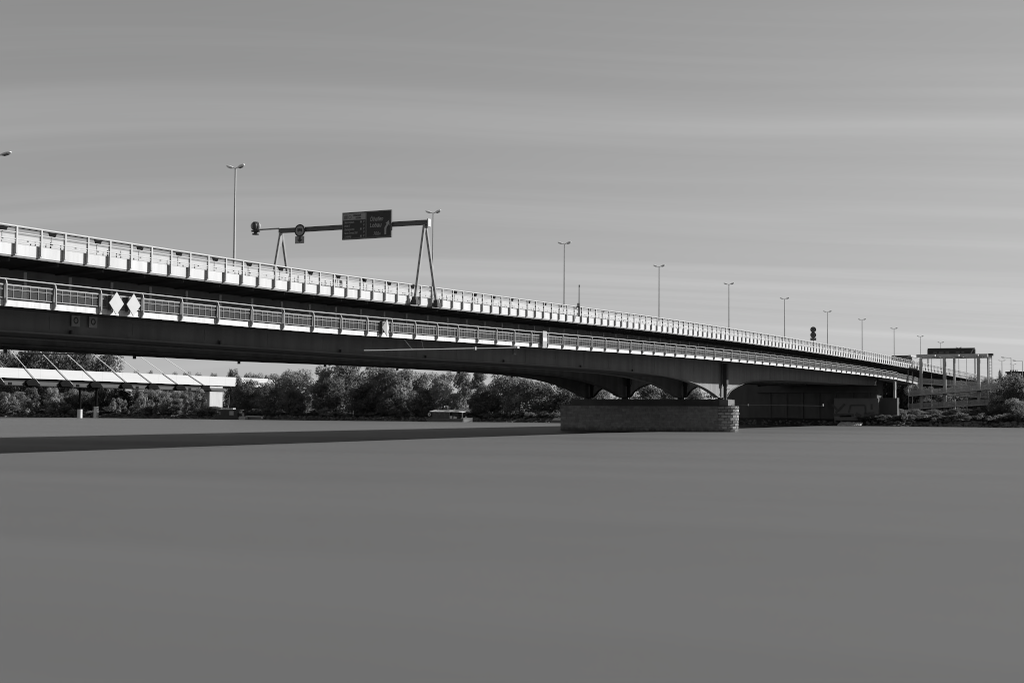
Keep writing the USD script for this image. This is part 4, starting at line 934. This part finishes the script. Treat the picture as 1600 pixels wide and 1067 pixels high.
def plant(kind, px, py_top, width_px, X, label, name, cat='tree', group=None):
    """stands at distance X along the bridge axis, its foot on the ground; height and spread as measured."""
    src, H, Wd = KINDS[kind]
    q = on_x(px, py_top, X); z0 = float(ground_z(np.array(float(X)), np.array(q[1]))); h = q[2]-z0
    d = depth(X, q[1], q[2]); w = width_px*d/FPX
    copy_of(src, name, (X, q[1], z0-.15), R.uniform(0, 6.28), (w/Wd, w/Wd, h/H*1.02), label, cat, group)
T = [  # kind, px, top, width px, X, label
    ('round_c', 388, 593, 52, 349, 'low bushy tree beside the right end of the white bridge'),
    ('tall_a', 372, 590, 22, 352, 'slim dark tree directly right of the white bridge pier'),
    ('round_a', 415, 600, 44, 347, 'rounded waterside tree above the low open boat'),
    ('round_c', 436, 585, 60, 356, 'dark tree left end of the tall tree belt'),
    ('round_a', 470, 578, 62, 354, 'second tree from the left in the tall tree belt'),
    ('tall_a', 502, 576, 44, 352, 'upright tree left of the tallest tree in the belt'),
    ('round_c', 545, 564, 78, 356, 'tallest dark tree in the belt touching the bridge soffit'),
    ('round_b', 592, 571, 66, 350, 'pale sunlit tree right of the tallest tree'),
    ('round_b', 628, 575, 62, 350, 'brightest broad tree left of the houseboat'),
    ('round_c', 660, 583, 50, 362, 'dark tree set back in the gap left of the houseboat'),
    ('round_b', 693, 581, 56, 349, 'sunlit bushy tree directly behind the houseboat'),
    ('tall_a', 722, 577, 40, 354, 'slender tree behind the stern of the houseboat'),
    ('tall_b', 748, 578, 46, 351, 'feathery pale tree right of the houseboat'),
    ('round_a', 786, 583, 60, 352, 'broad tree midway between houseboat and pier'),
    ('round_b', 812, 588, 52, 349, 'sunlit round tree left of the pier'),
    ('round_a', 846, 594, 52, 350, 'tree nearest the left end of the pier'),
    ('round_c', 880, 594, 54, 354, 'dark tree partly hidden by the left end of the pier'),
    ('round_a', 940, 600, 46, 356, 'tree seen through the leftmost opening above the pier'),
    ('round_b', 905, 598, 44, 358, 'dim tree behind the left pier column'),
    ('round_b', 1012, 597, 56, 352, 'bright tree framed by the middle opening above the pier'),
    ('round_a', 1045, 600, 40, 356, 'tree at the right side of the middle pier opening'),
    ('round_b', 1085, 603, 36, 350, 'small tree framed by the right opening above the pier'),
    ('round_c', 520, 590, 60, 348, 'low dark waterside tree below the tallest tree'),
    ('round_c', 570, 600, 60, 346, 'low shaded tree left of the white shore post'),
    ('round_c', 760, 604, 56, 346, 'low shaded waterside tree right of the white float'),
    ('round_c', 660, 606, 50, 346, 'low dark tree behind the bow of the houseboat'),
    ('round_c', 455, 606, 46, 345, 'low dark tree in front of the left tree belt'),
    ('round_a', 610, 608, 46, 345, 'low waterside tree in front of the brightest tree'),
]
for k_, px, top_, w_, X, lab in T: plant(k_, px, top_, w_, X, lab, 'tree', 'tree')
for i, (px, top_, w_, kk) in enumerate(((-30, 545, 70, 'round_a'), (12, 546, 60, 'round_c'), (55, 543, 70, 'round_c'), (98, 540, 66, 'round_a'), (138, 538, 60, 'round_c'), (170, 548, 52, 'round_c'))):
    plant(kk, px, top_, w_, 560, f'large dark distant tree behind the white stay cables, {nth(i)} from the left', 'distant_tree', 'tree', 'dark distant trees behind the stay cables')
for i, (px, top_, w_) in enumerate(sorted(((215, 580, 16), (236, 580, 20), (271, 583, 20), (293, 582, 18), (308, 584, 18), (334, 584, 22), (365, 577, 27), (387, 583, 20), (403, 584, 26), (420, 586, 26), (258, 584, 16)))):
    plant(R.choice(['round_c', 'round_a']), px, top_, w_, 640, f'small far skyline tree above the white bridge, {nth(i)} from the left', 'skyline_tree', 'tree', 'far trees on the skyline above the white bridge')
# shrubs along the left shore below the cable-stayed bridge
lab = 'leafy shrub on the left shore below the cable-stayed bridge'
for i, px in enumerate(np.arange(-14, 330, 9.5)):
    top_ = 626 + 9*math.sin(i*1.7) + R.uniform(-4, 5)
    if 100 < px < 174: top_ = max(top_, 640)
    if 318 < px < 352: top_ = max(top_, 634)
    kk = R.choice(['shrub_a', 'shrub_b', 'shrub_c', 'shrub_a', 'spire_a', 'tall_b'])
    plant(kk, px, top_, R.uniform(24, 38) if 'shrub' in kk else R.uniform(12, 18), 342+R.uniform(-.6, 2.0), f'{lab}, {nth(i)} from the left', 'shrub', 'shrub', 'shrubs on the left shore')
for i, px in enumerate(np.arange(-10, 345, 15)):
    plant(R.choice(['round_c', 'round_a', 'shrub_c', 'tall_a']), px, (R.uniform(606, 614) if px > 45 else 612) if px < 318 else 634, R.uniform(26, 40), 352+R.uniform(0, 6) , f'dark tree under the cable-stayed bridge deck, {nth(i)} from the left', 'shade_tree', 'tree', 'dark trees under the cable-stayed bridge deck')
plant('round_b', 82, 606, 22, 346, 'sparkling pale bush lit by the sun below the white bridge', 'bush', 'shrub')
plant('spire_a', 238, 616, 9, 344, 'slim pointed young tree among the left shore shrubs', 'pointed_tree', 'tree')
plant('tall_b', 314, 607, 26, 344, 'pale spreading tree partly hiding the white bridge pier', 'tree', 'tree')
plant('round_b', 280, 622, 32, 344, 'pale round bush left of the white bridge pier', 'bush', 'shrub')
for i, px in enumerate(np.arange(346, 1120, 18)):
    plant(R.choice(['shrub_a', 'shrub_c', 'shrub_c']), px, R.uniform(634, 645), R.uniform(26, 38), 341.5+R.uniform(0, 3), f'dark low shrub along the foot of the tree belt, {nth(i)} from the left', 'shore_shrub', 'shrub', 'low shrubs at the foot of the tree belt')
# right shore
for i, px in enumerate(np.arange(1352, 1625, 12)):
    top_ = R.uniform(635, 649) if px > 1395 else R.uniform(645, 652)
    plant(R.choice(['shrub_c', 'shrub_c', 'shrub_a', 'round_c']), px, top_, R.uniform(26, 42), 342+R.uniform(0, 3), f'shrub along the shore in front of the ramp tower, {nth(i)} from the left', 'ramp_shrub', 'shrub', 'shrubs on the right shore')
for i, px in enumerate(np.arange(1392, 1600, 17)):
    plant(R.choice(['round_c', 'shrub_c', 'round_a']), px, R.uniform(637, 643), R.uniform(26, 40), 350+R.uniform(0, 5), f'bushy tree at the foot of the ramp tower, {nth(i)} from the left', 'ramp_tree', 'tree', 'bushy trees at the foot of the ramp tower')
for k_, px, top_, w_, X, lab in (('round_c', 1576, 586, 56, 372, 'large dark tree right of the ramp landings'), ('round_a', 1600, 592, 50, 362, 'broad tree at the right edge below the flat roof'), ('round_c', 1560, 604, 30, 384, 'dark tree behind the right end of the ramp'),
                                 ('round_c', 1588, 584, 60, 357, 'tall dark tree standing below the flat-roofed house'), ('round_c', 1615, 586, 50, 368, 'dark tree cut by the right edge of the picture'), ('round_a', 1566, 618, 40, 352, 'leafy tree below the right ends of the ramps'), ('round_a', 1590, 622, 46, 350, 'lower tree at the right edge near the water'), ('round_c', 1545, 590, 30, 430, 'far tree behind the ladder mast'), ('round_c', 1520, 588, 30, 440, 'far tree hiding the end of the road bridge'),
                                 ('round_a', 1505, 596, 40, 400, 'tree behind the thin ramp column'), ('round_a', 1480, 612, 40, 385, 'dark tree inside the ramp tower frame'), ('round_c', 1535, 606, 36, 392, 'dark tree behind the rightmost broad ramp column'),
                                 ('round_c', 1450, 622, 40, 385, 'shaded tree behind the left side of the ramp tower'), ('tall_a', 1562, 582, 12, 420, 'thin dark treetop left of the flat roof')):
    plant(k_, px, top_, w_, X, lab, 'tree', 'tree')
for i, px in enumerate(np.arange(1384, 1560, 13)):
    plant(R.choice(['round_c', 'round_a', 'round_c']), px, R.uniform(603, 613) if px > 1432 else 592, R.uniform(30, 40), R.uniform(384, 394), f'dark tree in the shade behind the ramp tower, {nth(i)} from the left', 'backdrop_tree', 'tree', 'dark trees behind the ramp tower')
# far wooded horizon behind everything
g = np.random.default_rng(21); cl = []
for y in np.arange(-500, 2400, 14.0):
    cl.append(((g.uniform(-12, 12), y, 6+g.uniform(0, 2)), (9, 10, 6+g.uniform(0, 5))))
v, f = leaves(42000, cl, 1.5, g)
obj('far_wood', (v + [900, 0, 0], f), LEAF[0], kind='stuff', label='far low belt of woodland closing the horizon')
